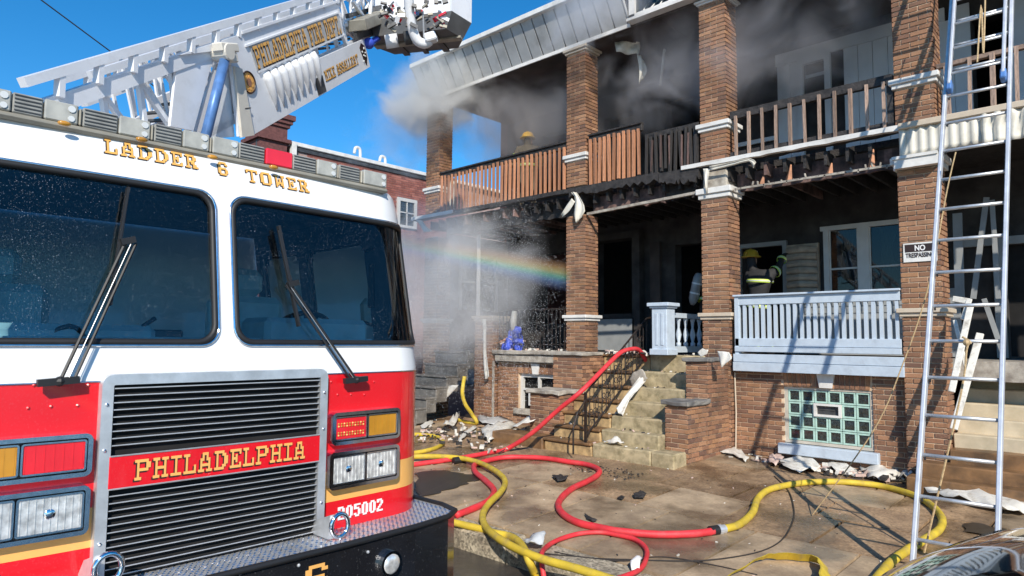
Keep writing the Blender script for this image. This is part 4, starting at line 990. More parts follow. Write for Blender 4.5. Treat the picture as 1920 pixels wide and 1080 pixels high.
# wipers
def wp(u, v, l): t, z = fpx(u, v, l); return S(t, z, l)
def wiper(piv, elbow, btop, bbot, off):
    p, e = wp(*piv, .05), wp(*elbow, .05)
    d = Vector((0, off, 0))
    o_ = MB().tube([p, e], .0075, 6).tube([p+d, e+d*.9], .0065, 6).ball(p, .022, 8, 6).bar(p-Vector((.0, .08, .005)), p+Vector((0, .07, .005)), .03, .03).bar(e+Vector((0, -.02, 0)), e+Vector((0, .04, .02)), .03, .03).build('wiper', 'rubber', T)
    m = (wp(*btop, .03)+wp(*bbot, .03))/2
    MB().tube([p+d*.5+Vector((.01,0,0)), e+d*.45+Vector((.01,0,0))], .0018, 5).build('wiper_glint', 'alu', o_)  # thin bright tube standing in for the glint along the arm
    MB().bar(wp(*btop, .03), wp(*bbot, .03), .012, .028, (1,0,0)).bar(wp(btop[0], btop[1]+8, .045), wp(bbot[0], bbot[1]-8, .045), .010, .006, (1,0,0)).build('wiper_blade', 'rubber', o_)
    MB().bar(e, m, .02, .02).build('blade_clip', 'rubber', o_)
wiper((112, 715), (235, 455), (240, 352), (206, 572), .05)
wiper((668, 712), (546, 535), (522, 424), (560, 612), -.035)
for (px, py) in ((63, 722), (165, 722), (95, 762), (145, 760), (52, 765), (620, 716), (700, 716), (632, 740), (682, 740), (657, 740)):
    t, z = fpx(px, py); MB().ball(S(t, z, .0), .008, 6, 4).build('rivet', 't_red', T)
# bumper
def bumpline(off=0.0):
    pts = []
    for s in (1, -1):
        seg = [(-3.95, 1.44), (-3.40, 1.44), (-3.24, 1.40), (-3.16, 1.28), (-3.12, 1.0), (-3.10, .5)]
        seg = [(x+off*(.3 if i < 2 else 1), s*(y+off*(1 if i < 3 else 0))) for i, (x, y) in enumerate(seg)]
        pts += seg if s == 1 else seg[::-1]
    return pts
BMZ = .735
bl_ = bumpline(); n = len(bl_)
b = MB(); b.v = [(x, YC+y, z) for z in (.22, .26, BMZ-.02, BMZ-.008) for x, y in bl_]
for k in range(3):
    for i in range(n-1): b.f.append((k*n+i, k*n+i+1, (k+1)*n+i+1, (k+1)*n+i))
bump = b.build('bumper', 't_black', T, fixn=False)
MB().add([(x, YC+y, BMZ-.006) for x, y in bumpline(-.01)], [tuple(range(n))]).build('tread_plate', 'alu', bump)
lz = MB()
for i in range(30):
    for j in range(100):
        x = -3.72+i*.022; y = YC-1.42+j*.029+(i % 2)*.0145
        if y > YC+1.42 or x > -3.135-.10*max(0, abs(y-YC)-1.15)*4: continue
        if x < -3.44 and abs(y-YC) < 1.2: continue
        s = 1 if (i+j) % 2 else -1
        ax, ay = Vector((.006, .010*s, 0)), Vector((-.003*s, .0025, 0))
        c = Vector((x, y, BMZ-.006)); lz.add([c-ax, c+ay, c+ax, c-ay, c+Vector((0,0,.004))], [(0,3,4),(3,2,4),(2,1,4),(1,0,4)])
lz.build('tread_pattern', 'chrome', bump, kind='stuff')
MB().tube([(x, YC+y, BMZ) for x, y in bumpline(.004)], .017, 8).build('bumper_lip', 'rubber', bump, smooth=True)
for px, py in ((731, 1056), (62, 1105)):
    p = onX(px, py, -3.10)
    if py > 1100: p = Vector((-3.1, YC-(onX(731, 1056, -3.1).y-YC), onX(731, 1056, -3.1).z))
    f_ = MB().cyl(p-Vector((.05, 0, 0)), p+Vector((.02, 0, 0)), .068, 22).build('fog_lamp', 'chrome', bump, smooth=False)
    MB().ball(p+Vector((.012, 0, 0)), .058, 18, 8, (.35, 1, 1)).build('lens', 'lens_clear', f_, smooth=True)
p6 = onX(574, 1100, -3.085)
letters('6', lambda u, v, l: Vector((-3.099+l, p6.y+u, p6.z-.035+v)), .125, .125, 'bumper_number', 't_gold', bump)
for px, py in ((637, 985), (203, 1066)):
    c = onX(px, py, -3.22)
    MB().tube([c+Vector((.0+.0*math.cos(a), .052*math.cos(a), .060*math.sin(a))) for a in lin(0, 2*math.pi, 20)], .013, 8, cap=False).build('tow_eye', 'chrome', T, smooth=True)
    MB().prism([c+Vector((-.01, -.06, -.065)), c+Vector((-.2, -.06, -.065)), c+Vector((-.12, -.06, .02)), c+Vector((-.01, -.055, .06))], (0, .03, 0)).build('tow_bracket', 'alu', T, fixn=True)
for (px, py) in ((602, 1025), (560, 1060), (690, 1035), (450, 1075)):
    MB().ball(onX(px, py, -3.1), .009, 8, 5).build('bumper_bolt', 'alu', bump)
# truck body behind, chassis and wheels
MB().box(-12.9, -6.0, YC-1.22, YC+1.22, .45, 2.1).build('rear_body', 't_red', T, bevel=.03)
MB().box(-12.9, -6.0, YC-1.0, YC+1.0, 2.1, 2.25).build('deck', 'alu', T)
MB().box(-12.9, -5.98, YC-1.225, YC+1.225, .9, 1.06).build('body_stripe', 't_gold', T)
for x in (-4.9, -10.2, -11.5):
    for s in (-1, 1):
        wv = MB().cyl((x, YC+s*.95, STREET+.52), (x, YC+s*1.24, STREET+.52), .52, 26).build('wheel', 'rubber', T)
        MB().cyl((x, YC+s*1.2, STREET+.52), (x, YC+s*1.255, STREET+.52), .27, 18).build('rim', 'chrome', wv)
MB().box(-12.5, -3.5, YC-.5, YC+.5, .2, .6).build('chassis', 'rubber', T)
# ================================================================ AERIAL LADDER
AU = Vector((-.41, .72, .56)).normalized(); AS = AU.cross(Vector((0,0,1))).normalized(); AV = AS.cross(AU)
AP = CAM+ray(405, 105).normalized()*8.0
def ap(a, b_, c=0.0): return AP+AU*a+AV*b_+AS*c
def apx(u, v, c=0.0):
    p = onP(u, v, AP+AS*c, AS)-AP-AS*c; return p.dot(AU), p.dot(AV)
L_ = thing('aerial_ladder', 'white lattice aerial ladder raised over the cab towards the burning roof', 'ladder', (-6.6, -8.3, 2.3))
def abar(parent, nm, p, q, w_, h_, c=0.0, c2=None, mat='ladder_white', bevel=0):
    return MB().bar(ap(p[0], p[1], c), ap(q[0], q[1], c if c2 is None else c2), w_, h_, AV).build(nm, mat, parent, bevel)
W0 = -1.05
# base section
for c in (0, W0):
    a0_ = -2.3 if c == 0 else -.95
    hb = .27 if c == 0 else .06
    abar(L_, 'hand_rail', (a0_, hb), (4.3, hb), .07, .07, c)
    abar(L_, 'main_chord', (a0_+.1, hb-.215), (3.1, hb-.215), .08, .13, c-.05 if c == 0 else c+.05)
    abar(L_, 'lower_chord', (a0_+.4, -.66), (3.6, -.66), .08, .10, c-.08 if c == 0 else c+.08)
    for i in range(15):
        a = a0_+.25+i*.42
        abar(L_, 'strut', (a, hb-.17), (a+.11, hb), .06, .05, c)
    for i in range(8):
        a = a0_+.55+i*.46
        if a > 2.9: break
        abar(L_, 'brace', (a, -.62), (a+.22, .0), .045, .045, c-.1 if c == 0 else c+.1); abar(L_, 'brace', (a+.22, .0), (a+.46, -.62), .045, .045, c-.1 if c == 0 else c+.1)
# nested sections
for k, (cin, a0, a1, bt, bb) in enumerate(((-.17, -1.5, 4.6, .16, -.50), (-.29, -.2, 5.0, .10, -.36))):
    for c in (cin, W0-cin):
        if c < -.5: a0 = max(a0, -.5)
        abar(L_, 'fly_rail', (a0, bt), (a1, bt), .05, .06, c); abar(L_, 'fly_rail', (a0, bb), (a1, bb), .06, .07, c)
        for i in range(18):
            a = a0+.05+i*(a1-a0-.3)/18
            abar(L_, 'fly_brace', (a, bb), (a+.16, bt), .024, .024, c); 
            if i % 2: abar(L_, 'fly_brace', (a+.16, bt), (a+.34, bb), .03, .03, c)
for i in range(19):
    a = -1.8+i*.36; MB().tube([ap(a, -.44, -.2), ap(a, -.44, W0+.2)], .02, 6).build('rung', 'dark_metal', L_)
# side plate with lettering
def plate(pts, nm, mat='ladder_white', c=.02, th=.03, parent=L_):
    return MB().prism([ap(a, b_, c) for a, b_ in pts], -AS*th).build(nm, mat, parent, fixn=True)
sp = plate([apx(337, 103), (-.3, .125), (3.02, .125), (2.98, -.30), (2.05, -.31), (2.05, -.45), (3.61, -.47), (3.61, -.88), (.17, -.89), apx(445, 256), apx(430, 120), apx(400, 96)], 'side_plate')
plate([apx(337, 103), apx(412, 92), apx(396, 135), apx(366, 245), apx(323, 236)], 'pivot_plate', 'ladder_white', -.02)
plate([apx(412, 120), apx(432, 112), apx(446, 256), apx(372, 262), apx(374, 230)], 'pivot_plate', 'ladder_white', -.04)
plate([apx(433, 125), apx(447, 130), apx(470, 254), apx(447, 258)], 'stay_plate', 'cream_box', .05, .04)
for q in ((458, 200),): plate([apx(452, 203), apx(463, 202), apx(463, 204), apx(452, 205)], 'plate_seam', 'dark_metal', .053, .01)
MB().bar(ap(.52, .14, .03), ap(3.0, .14, .03), .03, .03, AV).bar(ap(.52, .0, .03), ap(2.95, .0, .03), .02, .02, AV).bar(ap(.62, -.30, .03), ap(2.98, -.30, .03), .02, .02, AV).build('plate_flange', 'ladder_white', sp)
plate([(.60, .0), (2.93, .0), (2.93, -.285), (.60, -.285)], 'sign_board', 'fascia', .03, .008)
letters('PHILADELPHIA FIRE DEPT.', lambda u, v, l: ap(.63+u, -.268+v, .032+l*1.5), 2.26, .24, 'ladder_lettering', 'gold', sp, 'dark_edge', track=.8)
letters('MIKE ASSALLEAT', lambda u, v, l: ap(2.12+u, -.755+v, .022+l*1.5), 1.12, .14, 'small_lettering', 'gold', sp, 'dark_edge', track=.8)
plate([(1.82, -.66), (2.06, -.66), (2.06, -.87), (1.82, -.87)], 'black_square', 'dark_metal', .025, .01)
# white ribbed flaps
for i in range(8):
    a = .76+i*.167
    MB().tube([ap(a-.02, -.34, .03), ap(a-.01, -.42, .05), ap(a, -.6, .045), ap(a+.01, -.70, .03), ap(a+.012, -.78, .02)], [.05, .06, .045, .02, .008], 9).build('rib_flap', 'ladder_white', sp, smooth=True)
    MB().bar(ap(a+.075, -.33, .028), ap(a+.075, -.40, .028), .03, .01, AS).build('rib_gap', 'dark_metal', sp)
# emblems
em = MB().cyl(ap(.38, -.36, .0), ap(.38, -.36, .026), .115, 24).build('emblem', 't_gold', sp)
MB().tube([ap(.38+.115*math.cos(a), -.36+.115*math.sin(a), .03) for a in lin(0, 2*math.pi, 24)], .010, 6, cap=False).build('emblem_rim', 'dark_edge', em)
for k in range(8):
    a = k*math.pi/4; MB().cyl(ap(.38+.065*math.cos(a), -.36+.065*math.sin(a), .026), ap(.38+.065*math.cos(a), -.36+.065*math.sin(a), .031), .022, 8).build('emblem_lobe', 't_gold', em)
MB().cyl(ap(.38, -.36, .026), ap(.38, -.36, .034), .045, 14).build('emblem_centre', 'wood_raw', em)
em2 = plate([(3.38, -.56), (3.46, -.50), (3.56, -.56), (3.57, -.72), (3.50, -.84), (3.43, -.74)], 'emblem', 'dark_edge', .026, .01)
for k in range(9): MB().ball(ap(3.42+R_.uniform(0, .11), -.58-R_.uniform(0, .2), .028), .014, 6, 4).build('emblem_mark', 'silver_tape', em2)
# lift cylinder
c0, c1 = ap(*apx(368, 262), .10), ap(*apx(407, 108), .10)
MB().tube([c0, c0.lerp(c1, .97)], .05, 16).build('lift_cylinder', 'blue_ram', L_, smooth=True)
pv = MB().cyl(ap(*apx(405, 100), -.02), ap(*apx(405, 100), .17), .09, 16).bar(ap(*apx(390, 90), .1), ap(*apx(424, 92), .1), .12, .09, AV).bar(ap(*apx(405, 110), .1), ap(*apx(424, 110), .1), .10, .10, AV).build('cylinder_head', 'cream_box', L_, bevel=.012)
for k in range(6): MB().ball(ap(*apx(425+(k % 2)*6, 84+k*5), .04), .012, 6, 4).build('bolt', 'dark_metal', pv)
MB().cyl((-6.5, -8.45, 2.25), (-6.5, -8.45, 2.9), .5, 24).box(-7.0, -6.0, -8.95, -7.95, 2.9, 3.05).build('turntable', 'ladder_white', L_)
# outer end: linkages, motor and the basket
bo = L_
for i, (p, q, w_) in enumerate([((690, 65), (765, 35), .07), ((668, 28), (762, 2), .06), ((655, 40), (690, 70), .05), ((672, 0), (700, 42), .05), ((690, 0), (665, 45), .05), ((650, 10), (680, 60), .055), ((640, 30), (662, 85), .05), ((630, 20), (650, 85), .05), ((716, 0), (700, 30), .05)]):
    a, c_ = apx(*p), apx(*q); abar(bo, 'end_brace', a, c_, w_, w_, -.1-.05*(i % 3), mat='dark_metal' if i in (0, 1) else 'ladder_white')
MB().bar(ap(*apx(668, 48), .0), ap(*apx(715, 30), .0), .30, .16, AV).build('end_carriage', 'bar_base', L_, bevel=.01)
MB().bar(ap(*apx(672, 68), -.05), ap(*apx(745, 38), -.05), .06, .10, AV).bar(ap(*apx(700, 62), -.1), ap(*apx(770, 45), -.1), .05, .05, AV).build('levelling_link', 'dark_metal', L_)
MB().ball(ap(*apx(686, 82), .05), .085, 14, 10).cyl(ap(*apx(686, 82), .05), ap(*apx(704, 72), .05), .045, 12).build('blue_motor', 'tarp', L_, smooth=True)
for i in range(7):
    a, c_ = apx(712+i*7, 30+R_.uniform(-6, 6)), apx(722+i*8, 68+R_.uniform(-6, 8))
    MB().tube(smoothpath([ap(*a, .05), ap((a[0]+c_[0])/2+.06, (a[1]+c_[1])/2, .1), ap(*c_, .0)], 4), .012, 5).build('hydraulic_line', 'rubber', L_)
# basket: built level, on the ladder heading
HD = Vector((AU.x, AU.y, 0)).normalized(); SD = Vector((HD.y, -HD.x, 0))
bc = CAM+ray(782, 58).normalized()*11.6
K = Vector((0,0,1))
def bk(h, s, z): return bc+HD*h*.9+SD*s*.86+K*z
fl = [(-.35, -.80), (-.35, .80), (.15, 1.0), (.55, .75), (.55, -.75), (.15, -1.0)]
BS = [Vector((h, s, 0)) for h, s in fl]
bs = MB(); 
low = [bk(h*.86-.02, s*.86, -.16) for h, s in fl]; up2 = [bk(h, s, .10) for h, s in fl]
bs.add(low+up2, [tuple(range(6))[::-1]]+[(i, (i+1) % 6, 6+(i+1) % 6, 6+i) for i in range(6)])
bask = bs.build('basket_floor', 'grey_metal', L_, fixn=True)
ws = MB()
for i in range(6):
    a, c_ = fl[i], fl[(i+1) % 6]
    if i == 0: continue
    ws.add([bk(*a, .10), bk(*c_, .10), bk(*c_, 1.1), bk(*a, 1.1), bk(a[0]*.95, a[1]*.95, .10), bk(c_[0]*.95, c_[1]*.95, .10), bk(c_[0]*.95, c_[1]*.95, 1.1), bk(a[0]*.95, a[1]*.95, 1.1)], [(0,1,2,3),(4,7,6,5),(2,1,5,6),(0,3,7,4),(3,2,6,7)])
ws.build('basket_wall', 'ladder_white', L_, fixn=True)
for h, s, w_ in ((0, .4, .10), (0, -.4, .10), (.25, 0, .08)): MB().bar(bk(-.3, s, -.17), bk(.5, s, -.17), w_, .03).build('floor_beam', 'dark_metal', bask)
MB().bar(bk(.05, -.85, -.17), bk(.05, .85, -.17), .12, .035).build('floor_beam', 'bar_base', bask)
def bpx(u, v, d=10.6): return CAM+ray(u, v).normalized()*d
MB().tube(smoothpath([bpx(765, -20), bpx(768, 20), bpx(772, 50), bpx(782, 75), bpx(796, 82), bpx(806, 76)], 5), .072, 8, flat=.8).build('swing_arm', 'ladder_white', L_, smooth=True)
MB().bar(bpx(797, 74), bpx(818, 68), .16, .13).build('arm_block', 'ladder_white', L_, bevel=.02)
MB().tube([bpx(793, 20), bpx(795, 70)], .012, 6).build('thin_rod', 'alu', L_)
for i in range(4): MB().bar(bpx(803+i*5, 66), bpx(805+i*5, 78), .012, .012).build('block_rib', 'silver_tape', L_)
MB().bar(bpx(778, 12), bpx(790, 12), .12, .14).build('control_box', 'bar_clear', L_)
MB().bar(bpx(779, 18), bpx(786, 18), .06, .03).bar(bpx(779, 25), bpx(786, 25), .06, .03).build('control_window', 'blue_ram', L_)
for (u, v, rr_) in ((735, 78, .16), (765, 72, .09)):
    MB().tube([bpx(u-3, v-14, 10.9), bpx(u+2, v+12, 10.9)], rr_*.6, 14).build('monitor_nozzle', 'ladder_white' if u == 735 else 'dark_metal', L_, smooth=True)
for i in range(60):
    u, v = R_.uniform(706, 835), R_.uniform(2, 52); d = R_.uniform(10.5, 10.9)
    MB().bar(bpx(u, v, d), bpx(u+R_.uniform(-16, 16), v+R_.uniform(-10, 14), d), R_.uniform(.02, .06), R_.uniform(.02, .06)).build('basket_fitting', R_.choice(['ladder_white', 'dark_metal', 'dark_metal', 'ladder_white', 'lens_red', 'bar_base', 'rubber', 'dark_metal']), L_)
# ================================================================ BACKGROUND
far_b = thing('brick_building', 'red brick corner building with white window and flat roof beyond the end house', 'building', (-22, 6, 0))
bF = Bricks('brick_red')
fw_ = MB().box(-30, -20.01, .6, 20, 0, 8.0).build('wall', 'mortar_red', far_b)
wy0, wy1, wz0, wz1 = 4.85, 5.75, 5.9, 7.0
bF.wall(Vector((-20, 1.2, 0)), (0,1,0), 7.2, .4, 7.93, holes=[(wy0-1.2, wy1-1.2, wz0, wz1)], course=.085, parent=far_b)
bF.emit(far_b, 120)
MB().box(-30, -19.9, .6, 20, 8.0, 8.14).build('roof_coping', 'white_trim', far_b, bevel=.02)
MB().box(-20, -19.95, .7, 20, 7.86, 7.98).build('roof_flashing', 'dark_metal', far_b)
MB().box(-19.96, -19.82, .55, .72, 7.1, 8.1).build('corner_trim', 'white_trim', far_b)
wn = MB().box(-20, -19.93, wy0, wy0+.12, wz0, wz1).box(-20, -19.93, wy1-.12, wy1, wz0, wz1).box(-20, -19.93, wy0+.12, wy1-.12, wz1-.12, wz1).box(-20, -19.93, wy0+.12, wy1-.12, wz0, wz0+.1).box(-20, -19.95, (wy0+wy1)/2-.02, (wy0+wy1)/2+.02, wz0+.1, wz1-.12).box(-20, -19.95, wy0+.12, wy1-.12, (wz0+wz1)/2, (wz0+wz1)/2+.04)
wn = wn.build('window', 'window_white', far_b)
MB().box(-20.0, -19.985, wy0+.1, wy1-.1, wz0+.05, wz1-.1).build('pane', 'dark_glass_block', wn)
for (px, py, hh) in ((675, 300, .55), (722, 312, .45)):
    p = onX(px, py, -20.6); zt_ = 8.1
    MB().tube(smoothpath([(p.x, p.y, 8.1), (p.x, p.y, 8.1+hh*.8), (p.x, p.y-.06, 8.12+hh), (p.x, p.y-.2, 8.1+hh), (p.x, p.y-.25, 8.0+hh*.8)], 5), .055, 10).build('vent_pipe', 'white_trim', far_b, smooth=True)
ch_ = thing('ornate_chimney', 'dark red stepped brick cornice standing behind the ladder plate', 'chimney', (-20.6, .2, 0))
ch_b = MB()
for z0, z1, o in ((0, 8.0, 0), (8.0, 8.12, .10), (8.12, 8.5, .0), (8.5, 8.62, .06), (8.62, 8.74, .12), (8.74, 8.9, .18)): ch_b.box(-20.9-o, -19.9+o, -.5-o, .42+o, z0, z1)
ch_b.build('stepped_stack', pm('dark_red_brick', (.13,.05,.045), .85, var=.3, ns=14, bump=.5, bs=40), ch_)
MB().cyl((-20.1, -.4, 7.6), (-20.1, -.4, 7.99), .12, 8).build('bracket', 'dark_metal', ch_)
wr = MB().tube([CAM+ray(-60, -102).normalized()*15, CAM+ray(216, 103).normalized()*15.6, CAM+ray(560, 380).normalized()*17], .013, 6).build('utility_wire', 'cord')
tag(wr, 'black overhead wire crossing the blue sky above the ladder', 'wire')
# ================================================================ EXTENSION LADDER
lf, rf_ = gpx(1709, 1090), gpx(1878, 1125)
XL, XR = lf.x+.0, lf.x+.555
ld = thing('extension_ladder', 'tall grey aluminium extension ladder leaning on the front of the row house', 'ladder', (XL+.27, lf.y, lf.z))
tp = onX(1785, 0, XL); dirv = (tp-lf).normalized(); LN = Vector((0, -dirv.z, dirv.y)).normalized()   # normal towards the street
tl = 7.4
def lp(x, d, n=0.0): return Vector((x, lf.y, lf.z))+Vector((0, dirv.y, dirv.z))*d+LN*n
for x in (XL, XR):
    MB().bar(lp(x, 0), lp(x, tl), .078, .032, (1,0,0)).build('side_rail', 'alu_rail', ld, bevel=.006)
    MB().bar(lp(x, -.02), lp(x, .10), .10, .05, (1,0,0)).build('ladder_foot', 'rubber', ld, bevel=.01)
    sx = .045 if x == XL else -.045
    MB().bar(lp(x+sx, 5.0, .075), lp(x+sx, 9.5, .075), .062, .028, (1,0,0)).build('fly_rail', 'alu_rail', ld, bevel=.006)
    MB().bar(lp(x+sx, 4.93, .05), lp(x+sx, 5.05, .05), .10, .05, (1,0,0)).build('rail_shoe', 'blue_ram', ld, bevel=.01)
k = 0; d = .33
while d < tl-.1:
    MB().cyl(lp(XL+.015, d), lp(XR-.015, d), .0165, 10).build('rung', 'alu', ld, smooth=True)
    for x in (XL+.03,): MB().cyl(lp(x, d-.03, .0), lp(x+.012, d-.03, .0), .014, 8).build('rung_plug', 'rubber', ld)
    d += .352
d = 5.15
while d < 9.4:
    MB().cyl(lp(XL+.06, d, .075), lp(XR-.06, d, .075), .014, 10).build('fly_rung', 'alu', ld, smooth=True); d += .352
# halyard and ropes
hy = lp(XR-.30, 6.6, .12)
ye0, ye1 = onX(1790, 300, XL+.15).y-.06, gpx(1523, 966, .01).y
r1 = MB().tube(smoothpath([onY(1792, 285, ye0), onY(1775, 360, ye0*.97+ye1*.03), onY(1740, 540, ye0*.8+ye1*.2), onY(1690, 690, ye0*.55+ye1*.45), onY(1635, 812, ye0*.28+ye1*.72), gpx(1523, 966, .01)], 6), .0065, 6).build('tag_rope', 'rope', None)
tag(r1, 'tan rope hanging off the extension ladder down to the pavement', 'rope')
r2 = MB().tube(smoothpath([lp(XL+.32, 7.2, .1), lp(XL+.33, 6.4, .1), lp(XL+.34, 5.3, .1), lp(XL+.30, 6.0, .1), lp(XL+.29, 5.2, .1)], 5), .008, 6).build('halyard', 'rope', ld)
kn = lp(XL+.30, 2.09, .02)
r3 = MB().tube(smoothpath([kn+Vector((-.03,-.02,.03)), kn+Vector((.03,-.03,-.02)), kn+Vector((0,-.03,-.08)), gpx(1777, 847)*.0+kn+Vector((-.06,-.05,-.5)), gpx(1733, 1036, .03)], 5), .009, 6).ball(kn+Vector((0,-.02,-.02)), .03, 8, 6).build('knotted_rope', 'rope')
tag(r3, 'short brown rope knotted round a ladder rung beside the brick pier', 'rope')
# ================================================================ SIGN
sg = thing('warning_sign', 'small white and black no trespassing sign on the brick pier', 'sign', (-2.2, -.02, 3.0))
MB().box(-2.375, -1.99, -.022, -.010, 2.865, 3.115).build('sign_board', 'white_trim', sg)
MB().box(-2.355, -2.01, -.025, -.0225, 2.995, 3.095).build('black_panel', 'dark_edge', sg)
def textmesh(s, w_, h_, fn, nm, mat, parent, off=.012):
    c = bpy.data.curves.new(nm, 'FONT'); c.body = s; c.offset = off; c.size = 1
    t = bpy.data.objects.new(nm+'_tmp', c); COL.objects.link(t); dg = bpy.context.evaluated_depsgraph_get()
    me = bpy.data.meshes.new_from_object(t.evaluated_get(dg)); bpy.data.objects.remove(t)
    xs = [v.co.x for v in me.vertices]; ys = [v.co.y for v in me.vertices]; x0, x1, y0, y1 = min(xs), max(xs), min(ys), max(ys)
    for v in me.vertices: v.co = fn((v.co.x-x0)/(x1-x0)*w_, (v.co.y-y0)/(y1-y0)*h_)
    me.materials.clear(); me.materials.append(M_[mat]); o = bpy.data.objects.new(nm, me); link(o, parent); return o
textmesh('NO', .12, .075, lambda u, v: Vector((-2.24+u, -.0262, 3.007+v)), 'sign_word', 'ltr_white', sg, .03)
textmesh('TRESPASSING', .33, .062, lambda u, v: Vector((-2.348+u, -.0262, 2.92+v)), 'sign_word', 'dark_edge', sg, .03)
# ================================================================ HOSES
def hose(pts, r, mat, label, name='fire_hose', lift=None, n=6, seg=10, group=None):
    P = [p if isinstance(p, Vector) else gpx(p[0], p[1], r if lift is None else lift) for p in pts]
    path = smoothpath(P, n); r = [r*(1+.05*noise.noise(q*9)) for q in path]
    o = MB().tube(path, r, seg).build(name, mat, None, smooth=True); tag(o, label, 'fire hose', group); return o
hose([(855, 966), (895, 950), (918, 937), (926, 919), (910, 901), (892, 886), (889, 873), (903, 867), (935, 859), (967, 857), (1019, 859), (1066, 866), (1100, 871), (1122, 880), (1121, 890), (1102, 902), (1071, 917), (1050, 937), (1048, 953), (1061, 968), (1087, 981), (1123, 989), (1160, 996), (1229, 1002), (1297, 1001), (1338, 996)], .037, 'hose_red', 'thick red hose snaking over the pavement to a black coupling')
pa, pb_, pc = gpx(950, 842, .04), onX(1092, 734, xr+.02), onX(1144, 679, xr+.02)
hose([(740, 876), (783, 870), (843, 862), (885, 855), (926, 847), pa, pa.lerp(pb_, .35)+Vector((0,0,-.05)), pa.lerp(pb_, .7), pb_+Vector((0,0,.02)), pc, onX(1164, 661, xr+.03), onX(1180, 655, xr+.05), onX(1196, 655, xr+.05), onX(1196, 655, xr+.05)+Vector((0,.15,-.10)), onX(1196, 655, xr)+Vector((0,.4,-.35))], .036, 'hose_red', 'red hose climbing the stoop along the iron stair railing')
cpl = MB()
ca, cb = gpx(1331, 996, .037), gpx(1351, 993, .037); dd = (cb-ca)
cpo = MB().cyl(ca, ca+dd*.75, .048, 14).build('hose_coupling', 'rubber', None); tag(cpo, 'black coupling with silver ring joining the red hose to the yellow hose', 'coupling')
MB().cyl(ca+dd*.75, ca+dd*1.05, .050, 14).cyl(ca+dd*1.05, ca+dd*1.4, .043, 14).build('coupling_ring', 'alu', cpo)
hose([(1349, 993), (1385, 984), (1411, 961), (1421, 935), (1445, 917), (1500, 906), (1550, 903), (1600, 905), (1655, 912), (1712, 928), (1746, 947), (1766, 971), (1761, 993), (1733, 1012), (1702, 1031), (1673, 1052), (1650, 1078), (1625, 1110)], .038, 'hose_yellow', 'long yellow hose looping round the foot of the extension ladder')
hose([(740, 858), (783, 856), (825, 856), (869, 860), (905, 870), (936, 888), (947, 904), (939, 922), (916, 945), (905, 966), (910, 987), (931, 1007), (967, 1028), (1019, 1049), (1084, 1067), (1150, 1088), (1200, 1106)], .036, 'hose_yellow', 'yellow hose curving from the truck and dropping over the kerb', lift=.075)
hose([(830, 975), (856, 981), (903, 992), (929, 1000), (957, 1006), (978, 1022), (991, 1049), (1004, 1080), (1014, 1110)], .036, 'hose_yellow', 'yellow hose lying on the wet road beside the kerb under another')
hose([(1022, 1095), (1015, 1046), (1022, 1028), (1045, 1013), (1084, 1001), (1123, 998), (1152, 1002), (1190, 1011), (1211, 1028), (1211, 1049), (1196, 1070), (1150, 1088)], .022, 'hose_red', 'thin red hose making a small loop over the kerb', lift=.03)
hose([(770, 850), (800, 845), (821, 838), (831, 829), (819, 819), (790, 815), (760, 814)], .034, 'hose_yellow', 'dull yellow hose bend peeking out behind the truck')
hv0 = gpx(892, 794, .04)
hose([hv0+Vector((-.9, .2, 0)), hv0, onX(885, 777, hv0.x), onX(872, 757, hv0.x), onX(867, 735, hv0.x), onX(871, 706, hv0.x)], .038, 'hose_yellow', 'yellow hose arching up out of the debris in the spray')
c1 = MB().tube(smoothpath([gpx(*p, .008) for p in [(1452, 893), (1478, 920), (1488, 950), (1487, 975), (1470, 1008), (1437, 1030), (1380, 1044), (1300, 1052), (1200, 1050), (1100, 1046), (1040, 1035)]], 6), .0075, 6).build('cord', 'cord'); tag(c1, 'thin dark cord curving over the pavement slabs', 'cord')
c2 = MB().tube(smoothpath([gpx(*p, .008) for p in [(1010, 1036), (1080, 1044), (1170, 1052), (1240, 1044), (1330, 1058), (1420, 1078)]], 6), .006, 6).build('cord', 'cord'); tag(c2, 'thin dark cord lying along the kerb by the thin red hose', 'cord')
cp2 = MB().cyl(gpx(850, 864, .05), gpx(872, 861, .05), .05, 12).build('hose_coupling', 'rubber'); tag(cp2, 'black hose coupling lying where the yellow hose crosses the red hose', 'coupling')
# flat empty hose
def flatband(pts, w_, th, mat, up=True):
    P = smoothpath(pts, 5); b = MB(); n = len(P); vs = []
    for i, p in enumerate(P):
        t = (P[min(i+1, n-1)]-P[max(i-1, 0)]).normalized(); sd = t.cross(Vector((0,0,1))).normalized(); wv = w_ if not isinstance(w_, list) else w_[min(int(i/len(P)*len(w_)), len(w_)-1)]
        j = .008*math.sin(i*1.3)
        a_ = Vector((0,0,1))*.75+sd*.65; a_.normalize()
        vs += [p-a_*wv*.5+sd*j, p+a_*wv*.5+sd*j, p+a_*wv*.5+sd*(j+th), p-a_*wv*.5+sd*(j+th)]
    fs = [(i*4+k, i*4+(k+1) % 4, (i+1)*4+(k+1) % 4, (i+1)*4+k) for i in range(n-1) for k in range(4)]
    return b.add(vs, fs+[(0,1,2,3), tuple(range(4*n-4, 4*n))])
fo = flatband([gpx(*p, .055) for p in [(1345, 1092), (1385, 1068), (1425, 1046), (1450, 1042), (1495, 1044), (1532, 1049), (1546, 1062), (1549, 1085), (1550, 1110)]], [.03, .04, .07, .10, .10, .10, .10, .10], .012, 'hose_yellow').build('fire_hose', 'hose_yellow', smooth=False); tag(fo, 'flat empty yellow hose folded over on the pavement edge', 'fire hose')
